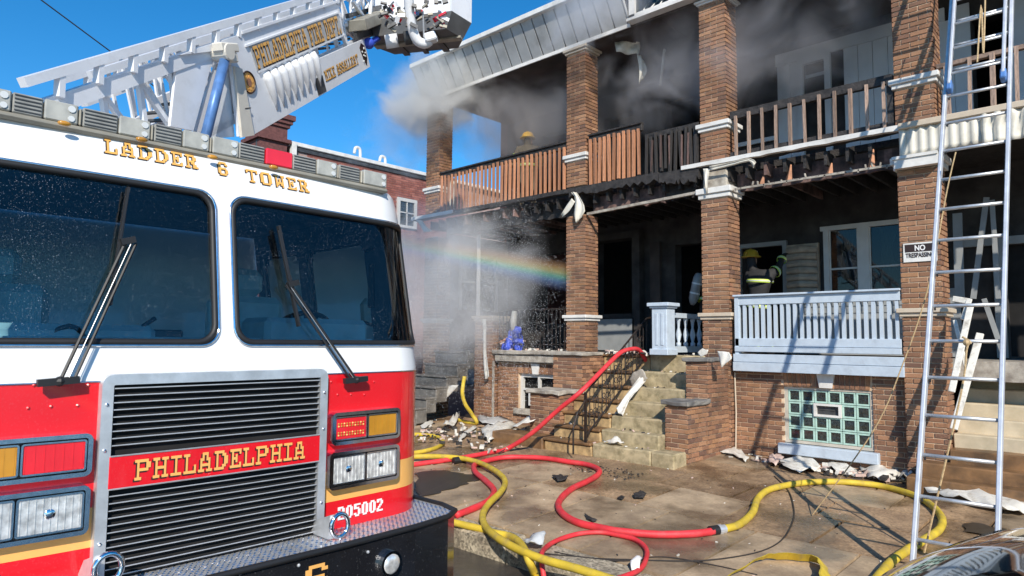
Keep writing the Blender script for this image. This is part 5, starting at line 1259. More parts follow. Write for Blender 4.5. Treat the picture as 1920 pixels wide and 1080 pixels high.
# ================================================================ SCRAPS
def scrap(pxs, label, mat='debris', name='siding_scrap', h=.06, seed=0, zfn=None, curl=.0, group=None, cat='debris'):
    P = [(zfn(*p) if zfn else gpx(p[0], p[1], .012)) for p in pxs]
    c = sum(P, Vector())/len(P)
    bm = bmesh.new(); vs = [bm.verts.new(p) for p in P]; vc = bm.verts.new(c+Vector((0,0,h*.5)))
    for i in range(len(vs)): bm.faces.new((vs[i], vs[(i+1) % len(vs)], vc))
    bmesh.ops.subdivide_edges(bm, edges=bm.edges[:], cuts=3, use_grid_fill=True)
    bmesh.ops.triangulate(bm, faces=bm.faces[:])
    for v in bm.verts:
        q = v.co*6+Vector((seed*3.1, 0, 0)); n_ = noise.noise(q); n2 = noise.noise(q*2.7)
        v.co.z += abs(n_)*h*1.2+n2*h*.35+(h*.25); v.co.x += n2*h*.25; v.co.y += n_*h*.2
    me = bpy.data.meshes.new(name); bm.to_mesh(me); bm.free(); me.materials.append(M_[mat]); me.shade_smooth()
    o = bpy.data.objects.new(name, me); COL.objects.link(o); md = o.modifiers.new('t', 'SOLIDIFY'); md.thickness = .005
    tag(o, label, cat, group); return o
scrap([(1345, 842), (1365, 835), (1385, 846), (1405, 862), (1398, 868), (1375, 855), (1350, 850)], 'white siding strip crumpled at the base of the brick pier', seed=1, h=.05)
scrap([(1460, 868), (1500, 862), (1520, 852), (1543, 844), (1540, 856), (1525, 866), (1540, 885), (1500, 890), (1470, 880)], 'large white crumpled sheet lying under the glass block window', seed=2, h=.09)
scrap([(1543, 868), (1552, 880), (1575, 888), (1612, 893), (1600, 882), (1575, 874), (1556, 874)], 'curled white strip right of the large crumpled sheet', seed=3, h=.07)
scrap([(1612, 885), (1650, 880), (1680, 885), (1690, 898), (1660, 906), (1630, 900)], 'heap of torn white scraps near the ladder foot against the wall', seed=4, h=.13)
scrap([(1683, 885), (1700, 880), (1716, 890), (1712, 905), (1692, 908)], 'folded white scrap tucked behind the left ladder rail', seed=5, h=.13)
scrap([(1728, 925), (1745, 915), (1800, 922), (1850, 930), (1920, 942), (1960, 955), (1920, 968), (1880, 965), (1800, 945), (1745, 930)], 'long white vinyl sheet lying below the right hand stoop', seed=6, h=.12)
scrap([(1444, 860), (1460, 855), (1470, 866), (1455, 876), (1440, 870)], 'pinkish plaster lump beside the large crumpled sheet', 'debris_pink', 'plaster_lump', seed=7, h=.07)
scrap([(-6.12, -1.56), (-6.0, -1.50), (-5.9, -1.47), (-5.78, -1.52), (-5.72, -1.60), (-5.92, -1.62)], 'small white tent shaped scrap on the lowest concrete step', seed=8, h=.09, zfn=lambda u, v: Vector((u, v, .262)))
scrap([(902, 808), (925, 800), (960, 793), (968, 800), (945, 818), (915, 833), (908, 825)], 'broad fan shaped siding piece lying before the left stoop', seed=9, h=.10)
scrap([(960, 806), (990, 790), (1020, 770), (1042, 752), (1046, 765), (1035, 780), (1000, 795)], 'long cream siding strip propped against the stoop', seed=10, h=.10, zfn=lambda u, v: onZ(u, v, .27) if u < 1000 else onZ(u, v, .40))
scrap([(895, 778), (912, 795), (960, 792), (925, 800), (898, 796)], 'bent grey metal corner poking up from the debris', 'fascia', seed=11, h=.10)
scrap([(858, 828), (870, 812), (890, 800), (896, 803), (878, 815), (862, 832)], 'narrow curled strip left of the fan shaped siding piece', seed=12, h=.05)
scrap([(830, 802), (845, 795), (858, 780), (862, 783), (855, 800), (840, 806)], 'curled white scrap on the wet pavement in the spray', seed=13, h=.12)
scrap([(787, 800), (812, 788), (812, 795), (795, 806)], 'pale strip half hidden behind the truck corner', seed=14, h=.04)
scrap([(1035, 895), (1050, 893), (1065, 897), (1062, 904), (1045, 905)], 'charred lump inside the bend of the red hose', 'char', 'charred_debris', seed=15, h=.05)
scrap([(1186, 930), (1200, 924), (1212, 929), (1208, 936), (1190, 936)], 'larger dark charred lump in the middle of the pavement', 'char', 'charred_debris', seed=16, h=.06)
scrap([(1157, 936), (1165, 931), (1172, 934), (1166, 939)], 'tiny black charred bit left of the larger lump', 'char', 'charred_debris', seed=17, h=.03)
scrap([(985, 1022), (1000, 1010), (1022, 1018), (1018, 1032), (995, 1034)], 'crumpled clear plastic bag on the kerb by the hoses', 'silver_tape', 'plastic_bag', seed=18, h=.09)
scrap([(1182, 1058), (1195, 1052), (1205, 1058), (1198, 1074), (1184, 1074)], 'white paper cup inside the thin red hose loop', 'ltr_white', 'paper_cup', seed=19, h=.06)
scrap([(1096, 965), (1106, 970), (1120, 978), (1112, 980), (1100, 974)], 'flat dark rag beside the lower bend of the red hose', 'char', 'rag', seed=20, h=.02)
# hanging or draped pieces
def drape(rows, nm, label, mat='debris', wave=.02, cat='debris', **k):
    o = sheet(rows, nm, mat, None, wave, **k); tag(o, label, cat); return o
drape([[onY(903, 598, -.09), onY(905, 640, -.09), onY(906, 680, -.1), onY(910, 712, -.12)], [onY(911, 598, -.09), onY(911, 640, -.09), onY(915, 680, -.1), onY(917, 706, -.12)]], 'draped_strip', 'long white strip draped over the low end pier')
drape([[onY(1070, 360, -.12), onY(1078, 372, -.12), onY(1076, 400, -.12), onY(1080, 418, -.12)], [onY(1080, 360, -.1), onY(1090, 375, -.1), onY(1098, 396, -.1), onY(1084, 416, -.1)]], 'melted_siding', 'drooping cream siding above the second brick pier', 'siding')
drape([[onY(1072, 372, -.11), onY(1062, 385, -.12), onY(1052, 402, -.12)], [onY(1078, 378, -.11), onY(1068, 395, -.12), onY(1055, 407, -.12)]], 'melted_siding', 'thin drooping siding tail left of the second pier top', 'siding', wave=.008)
drape([[onY(780, 412, -.12), onY(788, 425, -.12), onY(795, 436, -.12)], [onY(790, 413, -.1), onY(800, 424, -.1), onY(812, 434, -.1)]], 'melted_siding', 'drooping cream siding at the far left balcony corner', 'siding')
drape([[onY(1318, 316, -.10), onY(1320, 335, -.10), onY(1324, 362, -.10)], [onY(1330, 316, -.09), onY(1328, 335, -.09), onY(1327, 362, -.09)]], 'melted_siding', 'thin cream strip hanging over the third brick pier', 'siding', wave=.01)
drape([[onY(1330, 312, -.10), onY(1370, 304, -.12), onY(1405, 296, -.12), onY(1418, 304, -.12)], [onY(1332, 320, -.09), onY(1370, 311, -.1), onY(1405, 303, -.1), onY(1412, 316, -.1)]], 'melted_siding', 'long curled cream strip under the balcony right of the third pier', 'siding', wave=.01)
drape([[onY(1205, 700, -.42), onY(1185, 722, -.68), onY(1165, 750, -.98), onY(1155, 765, -1.18)], [onY(1212, 712, -.42), onY(1200, 728, -.68), onY(1180, 752, -.98), onY(1168, 780, -1.18)]], 'crumpled_strip', 'white crumpled strip sliding down the stoop steps')
0 and drape([[onY(1150, 765, -1.18), onY(1160, 772, -1.18), onY(1175, 775, -1.15)], [onY(1155, 790, -1.25), onY(1165, 786, -1.25), onY(1172, 783, -1.2)]], 'crumpled_strip', 'small torn flap at the foot of the crumpled strip on the steps')
scrap([(1178, 718), (1190, 700), (1205, 695), (1215, 712), (1200, 722), (1185, 730)], 'burnt clump of cloth and paper halfway up the stoop', 'stone_sill', 'burnt_clump', seed=21, h=.06, zfn=lambda u, v: onY(u, v, -.48))
drape([[onY(1345, 658, -.72), onY(1348, 672, -.74), onY(1353, 690, -.74)], [onY(1366, 660, -.72), onY(1372, 672, -.74), onY(1360, 682, -.74)]], 'folded_scrap', 'white folded scrap hanging over the stoop cheek coping', wave=.01)
scrap([(1308, 663), (1318, 655), (1328, 658), (1326, 668), (1312, 672)], 'small white scrap on the slate coping left of the folded one', seed=22, h=.04, zfn=lambda u, v: onY(u, v, -.6))
drape([[onY(828, 745, -.6), onY(832, 728, -.6), onY(845, 722, -.6)], [onY(840, 745, -.6), onY(848, 735, -.6), onY(860, 722, -.6)]], 'torn_panel', 'torn white panel standing in the spray left of the brick pier')
# blue cloth heap with a pale stick on the parapet
cl = thing('cloth_heap', 'bright blue cloth heap with a charred white pillow on the parapet', 'cloth', onY(965, 655, .1))
bm_ = MB()
for k in range(16): bm_.ball(onY(964+R_.uniform(-8-k*.5, 8+k*.4), 622+k*2.2, R_.uniform(.02, .16)), R_.uniform(.07, .11), 10, 7, (R_.uniform(.7, 1.2), .8, R_.uniform(.8, 1.5)))
o = bm_.build('blue_cloth', 'tarp', cl, smooth=True, kind='stuff'); rough(o, .07, 17)
MB().tube([onY(963, 620, .1), onY(963, 600, .1), onY(965, 583, .1)], [.05, .07, .05], 8).build('pale_roll', 'siding', cl, smooth=True)
for k in range(5): MB().bar(onY(R_.uniform(935, 950), R_.uniform(625, 650), .05), onY(R_.uniform(955, 985), R_.uniform(610, 655), .15), .04, .03).build('broken_stick', R_.choice(['char', 'wood_raw', 'debris_pink']), cl)
# rubble on porch edge and steps: small countless bits
rb_ = MB()
def bit(p, s): 
    a = Vector((R_.uniform(-1, 1), R_.uniform(-1, 1), R_.uniform(-.3, .3))).normalized()*s; b_ = a.cross(Vector((0,0,1))).normalized()*s*R_.uniform(.3, .8); c_ = Vector((0,0,s*R_.uniform(.2, .5)))
    return p+c_, a, b_, c_
spl = MB()
rbs = {m: MB() for m in ('char', 'debris', 'debris_pink')}
def sprinkle(n, fn, smin, smax, wts=('char', 'char', 'debris', 'debris_pink')):
    for _ in range(n): rbs[R_.choice(wts)].obox(*bit(fn(), R_.uniform(smin, smax)))
sprinkle(170, lambda: Vector((R_.uniform(-4.7, -2.45), R_.uniform(-.35, .05), ground(-3.5, 0))), .01, .06, ('debris', 'debris_pink', 'char', 'debris'))
sprinkle(160, lambda: Vector((R_.uniform(-10, -7.3), R_.uniform(-2.6, -.3), ground(-8, -1))), .01, .05)
sprinkle(60, lambda: Vector((R_.uniform(-12, -10), R_.uniform(-2.6, -.3), ground(-8, -1))), .01, .05)
for (y, z) in TREAD:
    sprinkle(16, lambda: Vector((R_.uniform(-7.1, -5.3), y+R_.uniform(.05, .25), z)), .006, .028)
sprinkle(60, lambda: Vector((R_.uniform(-7.15, -6.1), R_.uniform(-.2, .35), 1.58)), .02, .07)
sprinkle(70, lambda: Vector((R_.uniform(-9.9, -8), R_.uniform(-.0, .3), 1.6)), .01, .05)
def gp_(): 
    x, y = R_.uniform(-8, 0), R_.uniform(-4.9, -.5); return Vector((x, y, ground(x, y)))
sprinkle(260, gp_, .004, .014)
sprinkle(120, lambda: (lambda x, y: Vector((x, y, ground(x, y))))(R_.uniform(-6, -5), R_.uniform(-2.6, -2.1)), .004, .016, ('char',))
for m, b in rbs.items():
    o = b.build('rubble', m, None); o['kind'] = 'stuff'; tag(o, {'char': 'scattered black charred crumbs over steps and pavement', 'debris': 'scattered pale vinyl crumbs along the house front', 'debris_pink': 'scattered pinkish plaster crumbs along the house front'}[m], 'rubble')
sprinkle(1, gp_, .004, .01)
for _ in range(90):
    x = R_.choice([R_.uniform(-4.8, -1.6), R_.uniform(-10.5, -7.3)]); y = R_.uniform(-.5, .0) if x > -5 else R_.uniform(-2.4, -.3); a = R_.uniform(0, 3.14); l_ = R_.uniform(.05, .22)
    p = Vector((x, y, ground(x, y)+.012)); d_ = Vector((math.cos(a), math.sin(a)*.6, R_.uniform(-.05, .25)))*l_
    spl.bar(p, p+d_, R_.uniform(.008, .03), R_.uniform(.004, .012))
o = spl.build('splinters', 'char', None); o['kind'] = 'stuff'; tag(o, 'scattered charred splinters along the foot of the house fronts', 'splinters')
# puddles
for pts, lb_ in (([(783, 885), (830, 882), (870, 888), (900, 893), (880, 905), (850, 915), (820, 925), (783, 928)], 'dark puddle on the pavement beside the truck corner'), ([(1800, 983), (1830, 980), (1880, 992), (1870, 1000), (1820, 998)], 'small brown puddle right of the extension ladder')):
    P = smoothpath([gpx(*p, .014) for p in pts]+[gpx(*pts[0], .014)], 10)[:-1]
    P = [p+Vector((noise.noise(p*7), noise.noise(p*7+Vector((5,0,0))), 0))*.12 for p in P]
    o = MB().add(P, [tuple(range(len(P)))]).build('puddle', 'puddle'); tag(o, lb_, 'puddle')
# leaning broken window frames by the right stoop
bf = thing('wood_debris', 'broken white window frame pieces leaning by the right hand stoop', 'debris', onY(1800, 740, -.5))
for a, c, w_, y0, y1 in (((1820, 572), (1784, 735), .07, -.25, -.62), ((1838, 625), (1788, 805), .08, -.25, -.62), ((1812, 600), (1796, 700), .04, -.3, -.45), ((1786, 560), (1818, 565), .07, -.2, -.2), ((1790, 600), (1812, 690), .045, -.15, -.35), ((1818, 560), (1806, 600), .06, -.2, -.25)):
    MB().bar(onY(*a, y0), onY(*c, y1), w_, .03, (0,-1,0)).build('frame_piece', 'debris', bf, bevel=.006)
ws_ = thing('wood_debris', 'pale broken sash timbers standing inside the dark right hand porch', 'debris', (-1.5, 1.0, 1.4))
for a, c, w_, y in (((1795, 400), (1800, 560), .12, 1.8), ((1850, 370), (1825, 560), .07, 1.6), ((1860, 375), (1872, 560), .06, 1.6), ((1845, 560), (1880, 660), .06, 1.4)):
    MB().bar(onY(*a, y), onY(*c, y), w_, .03, (0,-1,0)).build('sash_piece', 'grey_siding', ws_)
# ================================================================ PARKED CAR
cr_ = thing('parked_car', 'shiny black parked car with only its bonnet corner in view', 'car', (1.2, -6.5, STREET))
def hood(u, v):   # u 0..1 front to cabin, v -1..1 across
    x = -1.02+u*1.7+.20*abs(v)**3*(1-u); y = -6.55+v*.92
    z = 1.03-.62*max(0, .42-u)**1.5*2.0-.10*v**4-.03*v*v+.012*math.cos(v*9)*(1 if abs(v) < .5 else 0)*u
    if u < .001: z -= .25
    return Vector((x, y, z))
grid_patch(hood, [0, .012, .03, .06, .1]+lin(.15, 1, 16), lin(-1, 1, 28)).build('bonnet', 'car_black', cr_, smooth=True)
sb = MB()
us = [0, .012, .03, .06, .1]+lin(.15, 1, 16)
for s in (-1, 1):
    top = [hood(u, s) for u in us]+[Vector((3.2, -6.55+s*.92, 1.0))]; sb2 = [Vector((p.x, p.y+s*.03, .62)) for p in top]; lo = [Vector((p.x, p.y, .0)) for p in top]; n = len(top)
    sb.add(top+sb2+lo, [(k*n+i, k*n+i+1, (k+1)*n+i+1, (k+1)*n+i) for k in range(2) for i in range(n-1)])
sb.build('body_side', 'car_black', cr_, smooth=True)
fr_ = [hood(0, v) for v in lin(-1, 1, 16)]; n = len(fr_)
MB().add(fr_+[Vector((p.x-.06, p.y, .45)) for p in fr_]+[Vector((p.x, p.y, -.05)) for p in fr_], [(k*n+i, k*n+i+1, (k+1)*n+i+1, (k+1)*n+i) for k in range(2) for i in range(n-1)]).build('front_bumper', 'car_black', cr_, smooth=True)
for k in range(5): MB().bar(hood(0, -.45)+Vector((-.05, 0, -.03-.05*k)), hood(0, .45)+Vector((-.05, 0, -.03-.05*k)), .02, .018).build('grille_bar', 'chrome', cr_)
for s in (-1, 1):
    hl = grid_patch(lambda u, v: hood(.02+u*.22, s*(.62+v*.33))+Vector((-.01, 0, .008)), lin(0, 1, 8), lin(0, 1, 8)).build('headlamp', 'lens_clear', cr_, smooth=True)
    for k in range(4): MB().ball(hood(.06+.04*k, s*(.7+.05*k))+Vector((0, 0, .01)), .02, 8, 6).build('lamp_bulb', 'chrome', hl)
for k in range(15): MB().bar(hood(.86, -.55+.075*k)+Vector((0,0,.004)), hood(.96, -.52+.075*k)+Vector((0,0,.004)), .02, .006).build('cowl_slat', 'rubber', cr_)
cab = MB().add([(.68, -7.35, 1.0), (.68, -5.75, 1.0), (3.2, -5.75, 1.0), (3.2, -7.35, 1.0), (1.3, -7.15, 1.5), (1.3, -5.95, 1.5), (2.8, -5.95, 1.5), (2.8, -7.15, 1.5)], [(0,1,5,4), (1,2,6,5), (2,3,7,6), (3,0,4,7), (4,5,6,7)])
cab.build('cabin', 'car_black', cr_, bevel=.03)
MB().add([(.70, -7.2, 1.03), (.70, -5.9, 1.03), (1.26, -6.05, 1.46), (1.26, -7.05, 1.46)], [(0,1,2,3)]).build('windscreen', 'windshield', cr_)
for x in (-.35, 2.4):
    for s in (-1, 1): 
        w1 = MB().cyl((x, -6.55+s*.72, .05), (x, -6.55+s*.94, .05), .32, 22).build('wheel', 'rubber', cr_); MB().cyl((x, -6.55+s*.93, .05), (x, -6.55+s*.95, .05), .2, 14).build('rim', 'alu', w1)
# ================================================================ PEOPLE
def person(nm, label, J, R, helmet=True, mat='turnout', bands=(), tank=None, boots=True, faced=Vector((0,1,0)), hm='helmet'):
    root = thing('person', label, 'person', J['foot_l'].lerp(J['foot_r'], .5))
    names = ['pelvis', 'waist', 'chest', 'neck', 'head', 'crown', 'sh_l', 'el_l', 'wr_l', 'sh_r', 'el_r', 'wr_r', 'hip_l', 'kn_l', 'an_l', 'foot_l', 'hip_r', 'kn_r', 'an_r', 'foot_r']
    J = dict(J); J.setdefault('waist', J['pelvis'].lerp(J['chest'], .45)); J.setdefault('crown', J['head']+Vector((0,0,.09)))
    E = [('pelvis', 'waist'), ('waist', 'chest'), ('chest', 'neck'), ('neck', 'head'), ('head', 'crown'), ('chest', 'sh_l'), ('sh_l', 'el_l'), ('el_l', 'wr_l'), ('chest', 'sh_r'), ('sh_r', 'el_r'), ('el_r', 'wr_r'), ('pelvis', 'hip_l'), ('hip_l', 'kn_l'), ('kn_l', 'an_l'), ('an_l', 'foot_l'), ('pelvis', 'hip_r'), ('hip_r', 'kn_r'), ('kn_r', 'an_r'), ('an_r', 'foot_r')]
    rad = dict(pelvis=.17, waist=.17, chest=.18, neck=.075, head=.095, crown=.08, sh_l=.095, sh_r=.095, el_l=.07, el_r=.07, wr_l=.05, wr_r=.05, hip_l=.12, hip_r=.12, kn_l=.09, kn_r=.09, an_l=.075, an_r=.075, foot_l=.05, foot_r=.05)
    V = [J[k] for k in names]; ED = [(names.index(a), names.index(b)) for a, b in E]; RR = [rad[k] for k in names]
    for sfx in ('l', 'r'):      # hands: palm and five fingers
        w0, e0 = J['wr_'+sfx], J['el_'+sfx]; d = (w0-e0).normalized(); sd = d.cross(Vector((0,0,1))); sd = sd.normalized() if sd.length > .1 else Vector((1,0,0)); nn = d.cross(sd)
        V.append(w0+d*.08); RR.append(.04); pi_ = len(V)-1; ED.append((names.index('wr_'+sfx), pi_))
        for k in range(5):
            ln = (.055, .07, .075, .07, .055)[k]
            a = V[pi_]+sd*((k-2)*.02)+d*.02 if k else w0+d*.04+sd*-.05
            V.append(a); RR.append(.012); V.append(a+d*ln*.6+nn*.02); RR.append(.010); V.append(a+d*ln+nn*.05); RR.append(.008)
            n_ = len(V); ED += [(pi_, n_-3), (n_-3, n_-2), (n_-2, n_-1)]
    me = bpy.data.meshes.new('body'); me.from_pydata([tuple(v) for v in V], ED, []); o = bpy.data.objects.new('body', me); COL.objects.link(o)
    sk = o.modifiers.new('s', 'SKIN'); 
    for i, sv in enumerate(me.skin_vertices[0].data): sv.radius = (RR[i], RR[i]*(.8 if names[i:i+1] and names[i] in ('chest', 'waist', 'pelvis') else 1)) if i < len(names) else (RR[i], RR[i]); sv.use_root = (i == 0)
    sb_ = o.modifiers.new('b', 'SUBSURF'); sb_.levels = 2; sb_.render_levels = 2
    dg = bpy.context.evaluated_depsgraph_get(); m2 = bpy.data.meshes.new_from_object(o.evaluated_get(dg)); bpy.data.objects.remove(o)
    m2.materials.clear(); m2.materials.append(M_[mat]); m2.shade_smooth(); m2.name = 'body'
    body = bpy.data.objects.new('body', m2); link(body, root)
    h = J['crown']
    MB().ball(J['head']+faced*.03+Vector((0,0,.0)), .1, 14, 10, (.8, .95, 1.15)).ball(J['head']+faced*.13-Vector((0,0,.01)), .018, 8, 6).build('face', 'skin', root, smooth=True)
    if helmet:
        H = MB().tube([h+Vector((0,0,-.03)), h+Vector((0,0,-.02)), h+Vector((0,0,.0)), h+Vector((0,0,.06)), h+Vector((0,0,.10)), h+Vector((0,0,.12))], [.17, .175, .135, .12, .08, .02], 18, upv=faced)
        hh = H.build('helmet', hm, root, smooth=True)
        MB().tube([h+Vector((0,0,-.02))-faced*.16, h+Vector((0,0,.06))-faced*.125, h+Vector((0,0,.125)), h+Vector((0,0,.07))+faced*.12], .012, 6).build('helmet_comb', hm, hh, smooth=True)
        MB().obox(h+faced*.14+Vector((0,0,.05)), (.035, 0, 0), faced*.006, (0, 0, .045)).build('helmet_shield', 'silver_tape', hh)
    for a, b_, t, r_ in bands:
        p, q = J[a], J[b_]; c = p.lerp(q, t); d = (q-p).normalized()*.028
        MB().tube([c-d, c-d*.5, c+d*.5, c+d], [r_*.97, r_, r_, r_*.97], 16, cap=False).build('reflective_band', 'lime', root, smooth=True)
        MB().tube([c-d*.3, c+d*.3], r_+.003, 16, cap=False).build('silver_band', 'silver_tape', root, smooth=True)
    if tank:
        a, b_ = tank; MB().tube([a, a.lerp(b_, .08), a.lerp(b_, .2), a.lerp(b_, .85), a.lerp(b_, .97), b_], [.03, .06, .085, .085, .06, .03], 14).build('air_tank', 'tank', root, smooth=True)
        for q_ in (.35, .65): MB().tube([a.lerp(b_, q_), a.lerp(b_, q_+.05)], .088, 14).build('tank_strap', 'silver_tape', root)
    return root
def fig(base, hgt=1.78, face=(0,1,0), lean_=0.0, arms=None):
    f = Vector(face).normalized(); s = Vector((f.y, -f.x, 0)); z = Vector((0,0,1)); b = Vector(base); k = hgt/1.78
    J = dict(pelvis=b+z*.95*k-f*lean_*.1, chest=b+z*1.33*k+f*lean_*.25, neck=b+z*1.48*k+f*lean_*.36, head=b+z*1.60*k+f*lean_*.45)
    for q, sg in (('l', -1), ('r', 1)):
        J['sh_'+q] = J['chest']+s*sg*.20+z*.07; J['hip_'+q] = J['pelvis']+s*sg*.10-z*.06; J['kn_'+q] = b+s*sg*.13+z*.50*k+f*.05; J['an_'+q] = b+s*sg*.14+z*.10; J['foot_'+q] = b+s*sg*.15+z*.05+f*.16
        J['el_'+q] = J['sh_'+q]+s*sg*.10-z*.27+f*.05; J['wr_'+q] = J['el_'+q]-z*.12+f*.22
    return J
# balcony firefighter
hp = onY(990, 258, .75); J = fig((hp.x, hp.y, hp.z-1.55), 1.62, (.6, -.8, 0), .1)
person('p', 'firefighter with amber helmet standing on the smoky upper balcony', J, None, mat='turnout_tan', bands=[('sh_l', 'el_l', .6, .085), ('pelvis', 'chest', .2, .19), ('sh_r', 'el_r', .6, .085)])
# porch firefighter, back to us, arm raised to the shutter
hp = onY(1408, 487, 1.5); J = fig((hp.x+.12, 1.55, FL1), 1.66, (.25, .97, 0), .3)
J['head'] = Vector((hp.x, 1.5, hp.z-.02)); J['neck'] = J['head']-Vector((-.03, .02, .14)); J['crown'] = J['head']+Vector((0, 0, .09))
J['chest'] = onY(1425, 525, 1.45); J['pelvis'] = onY(1422, 572, 1.45); J['waist'] = onY(1424, 550, 1.45)
J['sh_r'] = onY(1446, 514, 1.45); J['el_r'] = onY(1458, 506, 1.6); J['wr_r'] = onY(1467, 484, 1.8); J['sh_l'] = onY(1404, 516, 1.45); J['el_l'] = onY(1398, 540, 1.6); J['wr_l'] = onY(1404, 556, 1.85)
person('p', 'firefighter seen from behind on the blue railed porch, one arm raised', J, None, bands=[('chest', 'waist', .1, .225), ('pelvis', 'waist', -.1, .215), ('sh_r', 'el_r', .6, .105), ('el_r', 'wr_r', .85, .085), ('kn_l', 'an_l', .8, .10), ('kn_r', 'an_r', .8, .10)], faced=Vector((.2,.97,0)))
# doorway firefighter with air tank
hp = onY(1312, 505, 1.0); J = fig((-5.72, 1.1, FL1), 1.70, (.4, .9, 0), .35)
person('p', 'dark firefighter with grey air tank in the burnt doorway behind the newel post', J, None, hm='turnout', tank=(onY(1298, 572, .85), onY(1311, 512, .85)), bands=[('kn_r', 'an_r', .5, .10), ('pelvis', 'waist', .1, .20)], faced=Vector((.4,.9,0)))
# ================================================================ SMOKE AND SPRAY
def vol(name, label, cat, c, r, dens, col, thr=.45, sc=1.2, soft=.3, seed=0, aniso=.2, ero=.4):
    m, t, N, L = _new(name); N.remove(N['Principled BSDF']); out = N['Material Output']
    pv = N.new('ShaderNodeVolumePrincipled'); pv.inputs['Color'].default_value = (*col, 1); pv.inputs['Anisotropy'].default_value = aniso
    tc = N.new('ShaderNodeTexCoord'); g = N.new('ShaderNodeVectorMath'); g.operation = 'LENGTH'; L.new(tc.outputs['Object'], g.inputs[0])
    n = N.new('ShaderNodeTexNoise'); n.inputs['Scale'].default_value = sc; n.inputs['Detail'].default_value = 5; n.inputs['Roughness'].default_value = .6; n.inputs['Distortion'].default_value = .9
    ge = N.new('ShaderNodeNewGeometry'); ad = N.new('ShaderNodeVectorMath'); ad.operation = 'ADD'; ad.inputs[1].default_value = (seed*7.3, seed*1.7, 0); L.new(ge.outputs['Position'], ad.inputs[0]); L.new(ad.outputs[0], n.inputs['Vector'])
    pw = N.new('ShaderNodeMath'); pw.operation = 'POWER'; pw.inputs[1].default_value = 2.0; L.new(g.outputs['Value'], pw.inputs[0])
    mf = N.new('ShaderNodeMath'); mf.operation = 'MULTIPLY_ADD'; mf.inputs[1].default_value = -ero; L.new(pw.outputs[0], mf.inputs[0]); L.new(n.outputs['Fac'], mf.inputs[2])
    th = N.new('ShaderNodeMapRange'); th.inputs[1].default_value = thr-ero*.35; th.inputs[2].default_value = thr-ero*.35+soft; th.inputs[3].default_value = 0; th.inputs[4].default_value = dens; L.new(mf.outputs[0], th.inputs[0])
    lt = N.new('ShaderNodeMapRange'); lt.inputs[1].default_value = 1.0; lt.inputs[2].default_value = .8; lt.inputs[3].default_value = 0; lt.inputs[4].default_value = 1; L.new(g.outputs['Value'], lt.inputs[0])
    mu = N.new('ShaderNodeMath'); mu.operation = 'MULTIPLY'; L.new(th.outputs[0], mu.inputs[0]); L.new(lt.outputs[0], mu.inputs[1]); L.new(mu.outputs[0], pv.inputs['Density'])
    L.new(pv.outputs[0], out.inputs['Volume'])
    o = bpy.data.objects.new(name, MB().ball((0,0,0), 1, 24, 14).mesh(name, m)); o.location = c; o.scale = r; COL.objects.link(o); o['kind'] = 'stuff'; tag(o, label, cat); return o
vol('smoke', 'dense pale smoke pouring round the top of the end pier', 'smoke', Vector((-11.7, -.2, 7.35)), (2.0, 1.5, 1.2), 3.2, (.97,.96,.93), thr=.44, sc=1.3, soft=.25, seed=1)
vol('smoke', 'thin grey smoke drifting off the left corner into the sky', 'smoke', Vector((-12.7, -.2, 6.9)), (2.2, 2.0, 2.0), .7, (.93,.94,.97), thr=.50, sc=1.1, soft=.3, seed=2)
vol('smoke', 'grey smoke filling the upper porch of the end house', 'smoke', Vector((-9.3, 1.1, 6.6)), (3.8, 1.9, 1.5), 1.15, (.80,.77,.76), thr=.42, sc=.9, soft=.3, seed=3)
vol('smoke', 'hazy dark smoke under the ceiling above the blackened balcony', 'smoke', Vector((-5.3, .9, 6.8)), (3.6, 1.9, 1.6), 1.25, (.80,.80,.84), thr=.46, sc=.9, soft=.3, seed=4)
vol('smoke', 'pale smoke curling over the grey roof edge between the piers', 'smoke', Vector((-6.9, -.7, 7.65)), (1.8, .9, .95), 1.3, (.92,.94,.98), thr=.48, sc=1.5, soft=.25, seed=5)
vol('water_spray', 'white mist of hose water in front of the lower end porch', 'water spray', Vector((-11.1, -.9, 3.1)), (3.6, 1.6, 2.3), .62, (.96,.96,.97), thr=.34, sc=.8, soft=.3, seed=6, aniso=.0)
# rainbow: refracted light painted as a colour ramp into a thin volume
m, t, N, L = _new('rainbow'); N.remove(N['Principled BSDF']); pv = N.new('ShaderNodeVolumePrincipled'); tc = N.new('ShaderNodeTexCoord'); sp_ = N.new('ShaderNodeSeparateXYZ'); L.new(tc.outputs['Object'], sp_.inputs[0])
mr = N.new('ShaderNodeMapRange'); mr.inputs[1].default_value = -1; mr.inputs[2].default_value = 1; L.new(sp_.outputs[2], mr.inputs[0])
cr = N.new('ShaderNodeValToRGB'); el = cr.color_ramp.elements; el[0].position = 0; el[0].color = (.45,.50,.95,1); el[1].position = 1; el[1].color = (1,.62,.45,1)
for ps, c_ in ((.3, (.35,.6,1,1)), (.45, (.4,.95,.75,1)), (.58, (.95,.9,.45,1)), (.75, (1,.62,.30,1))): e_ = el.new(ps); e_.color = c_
L.new(mr.outputs[0], cr.inputs[0]); L.new(cr.outputs[0], pv.inputs['Color'])
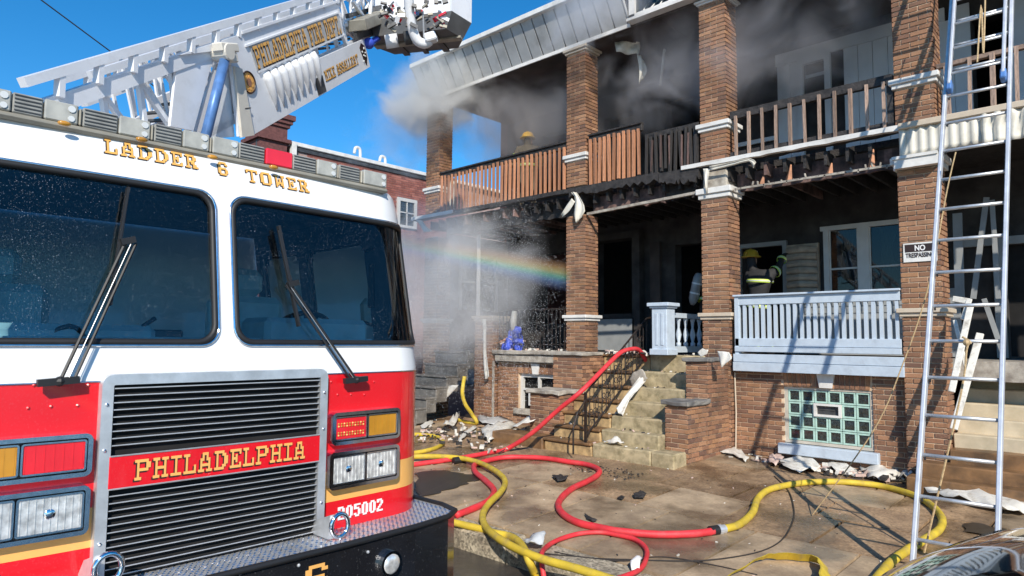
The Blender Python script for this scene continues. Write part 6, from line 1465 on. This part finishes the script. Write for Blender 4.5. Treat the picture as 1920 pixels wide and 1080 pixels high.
ab = N.new('ShaderNodeMath'); ab.operation = 'ABSOLUTE'; L.new(sp_.outputs[2], ab.inputs[0]); d1 = N.new('ShaderNodeMapRange'); d1.interpolation_type = 'SMOOTHSTEP'; d1.inputs[1].default_value = 1; d1.inputs[2].default_value = .1; d1.inputs[3].default_value = 0; d1.inputs[4].default_value = 1.15; L.new(ab.outputs[0], d1.inputs[0])
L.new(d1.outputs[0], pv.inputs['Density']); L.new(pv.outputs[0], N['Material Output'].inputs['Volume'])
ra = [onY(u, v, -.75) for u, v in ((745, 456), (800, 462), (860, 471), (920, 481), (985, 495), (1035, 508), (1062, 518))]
me = bpy.data.meshes.new('rainbow'); vs = []; fs = []
# built in a local frame whose z spans the band, follows its gentle arc in short boxes
for i in range(len(ra)-1):
    a, b_ = ra[i], ra[i+1]; mid = (a+b_)/2; d = b_-a; up = Vector((0,0,1))
    o_ = bpy.data.objects.new('rainbow' if i == 0 else 'rainbow_segment', None)
    bpy.data.objects.remove(o_)
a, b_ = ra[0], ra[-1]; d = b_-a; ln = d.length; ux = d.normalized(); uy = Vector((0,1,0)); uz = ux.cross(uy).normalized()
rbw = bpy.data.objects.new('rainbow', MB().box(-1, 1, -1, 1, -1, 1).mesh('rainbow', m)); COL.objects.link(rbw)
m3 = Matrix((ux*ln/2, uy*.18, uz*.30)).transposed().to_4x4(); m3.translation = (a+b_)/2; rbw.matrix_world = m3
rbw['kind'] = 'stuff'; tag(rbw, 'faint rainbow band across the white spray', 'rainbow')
# water drops
dr = MB()
def drop(p, s):
    dr.add([p+Vector((s,0,0)), p+Vector((-s*.6,s,0)), p+Vector((-s*.6,-s,0)), p+Vector((0,0,s*1.4))], [(0,2,1),(0,1,3),(1,2,3),(2,0,3)])
for _ in range(30000):
    u = R_.random(); x = -13.2+R_.random()**.8*5.4; y = R_.uniform(-1.7, .0); z = R_.triangular(.3, 4.7, 3.0)
    if x > -8.4 and z > 3.4: continue
    if x > -8.0+R_.gauss(0, .3): continue
    drop(Vector((x, y, z)), R_.uniform(.002, .0048))
m_w = pm('water_drop', (.85,.87,.9), .15, var=.05)
o = dr.build('water_drops', m_w, None); o['kind'] = 'stuff'; tag(o, 'countless bright water drops flying through the mist', 'water drops')
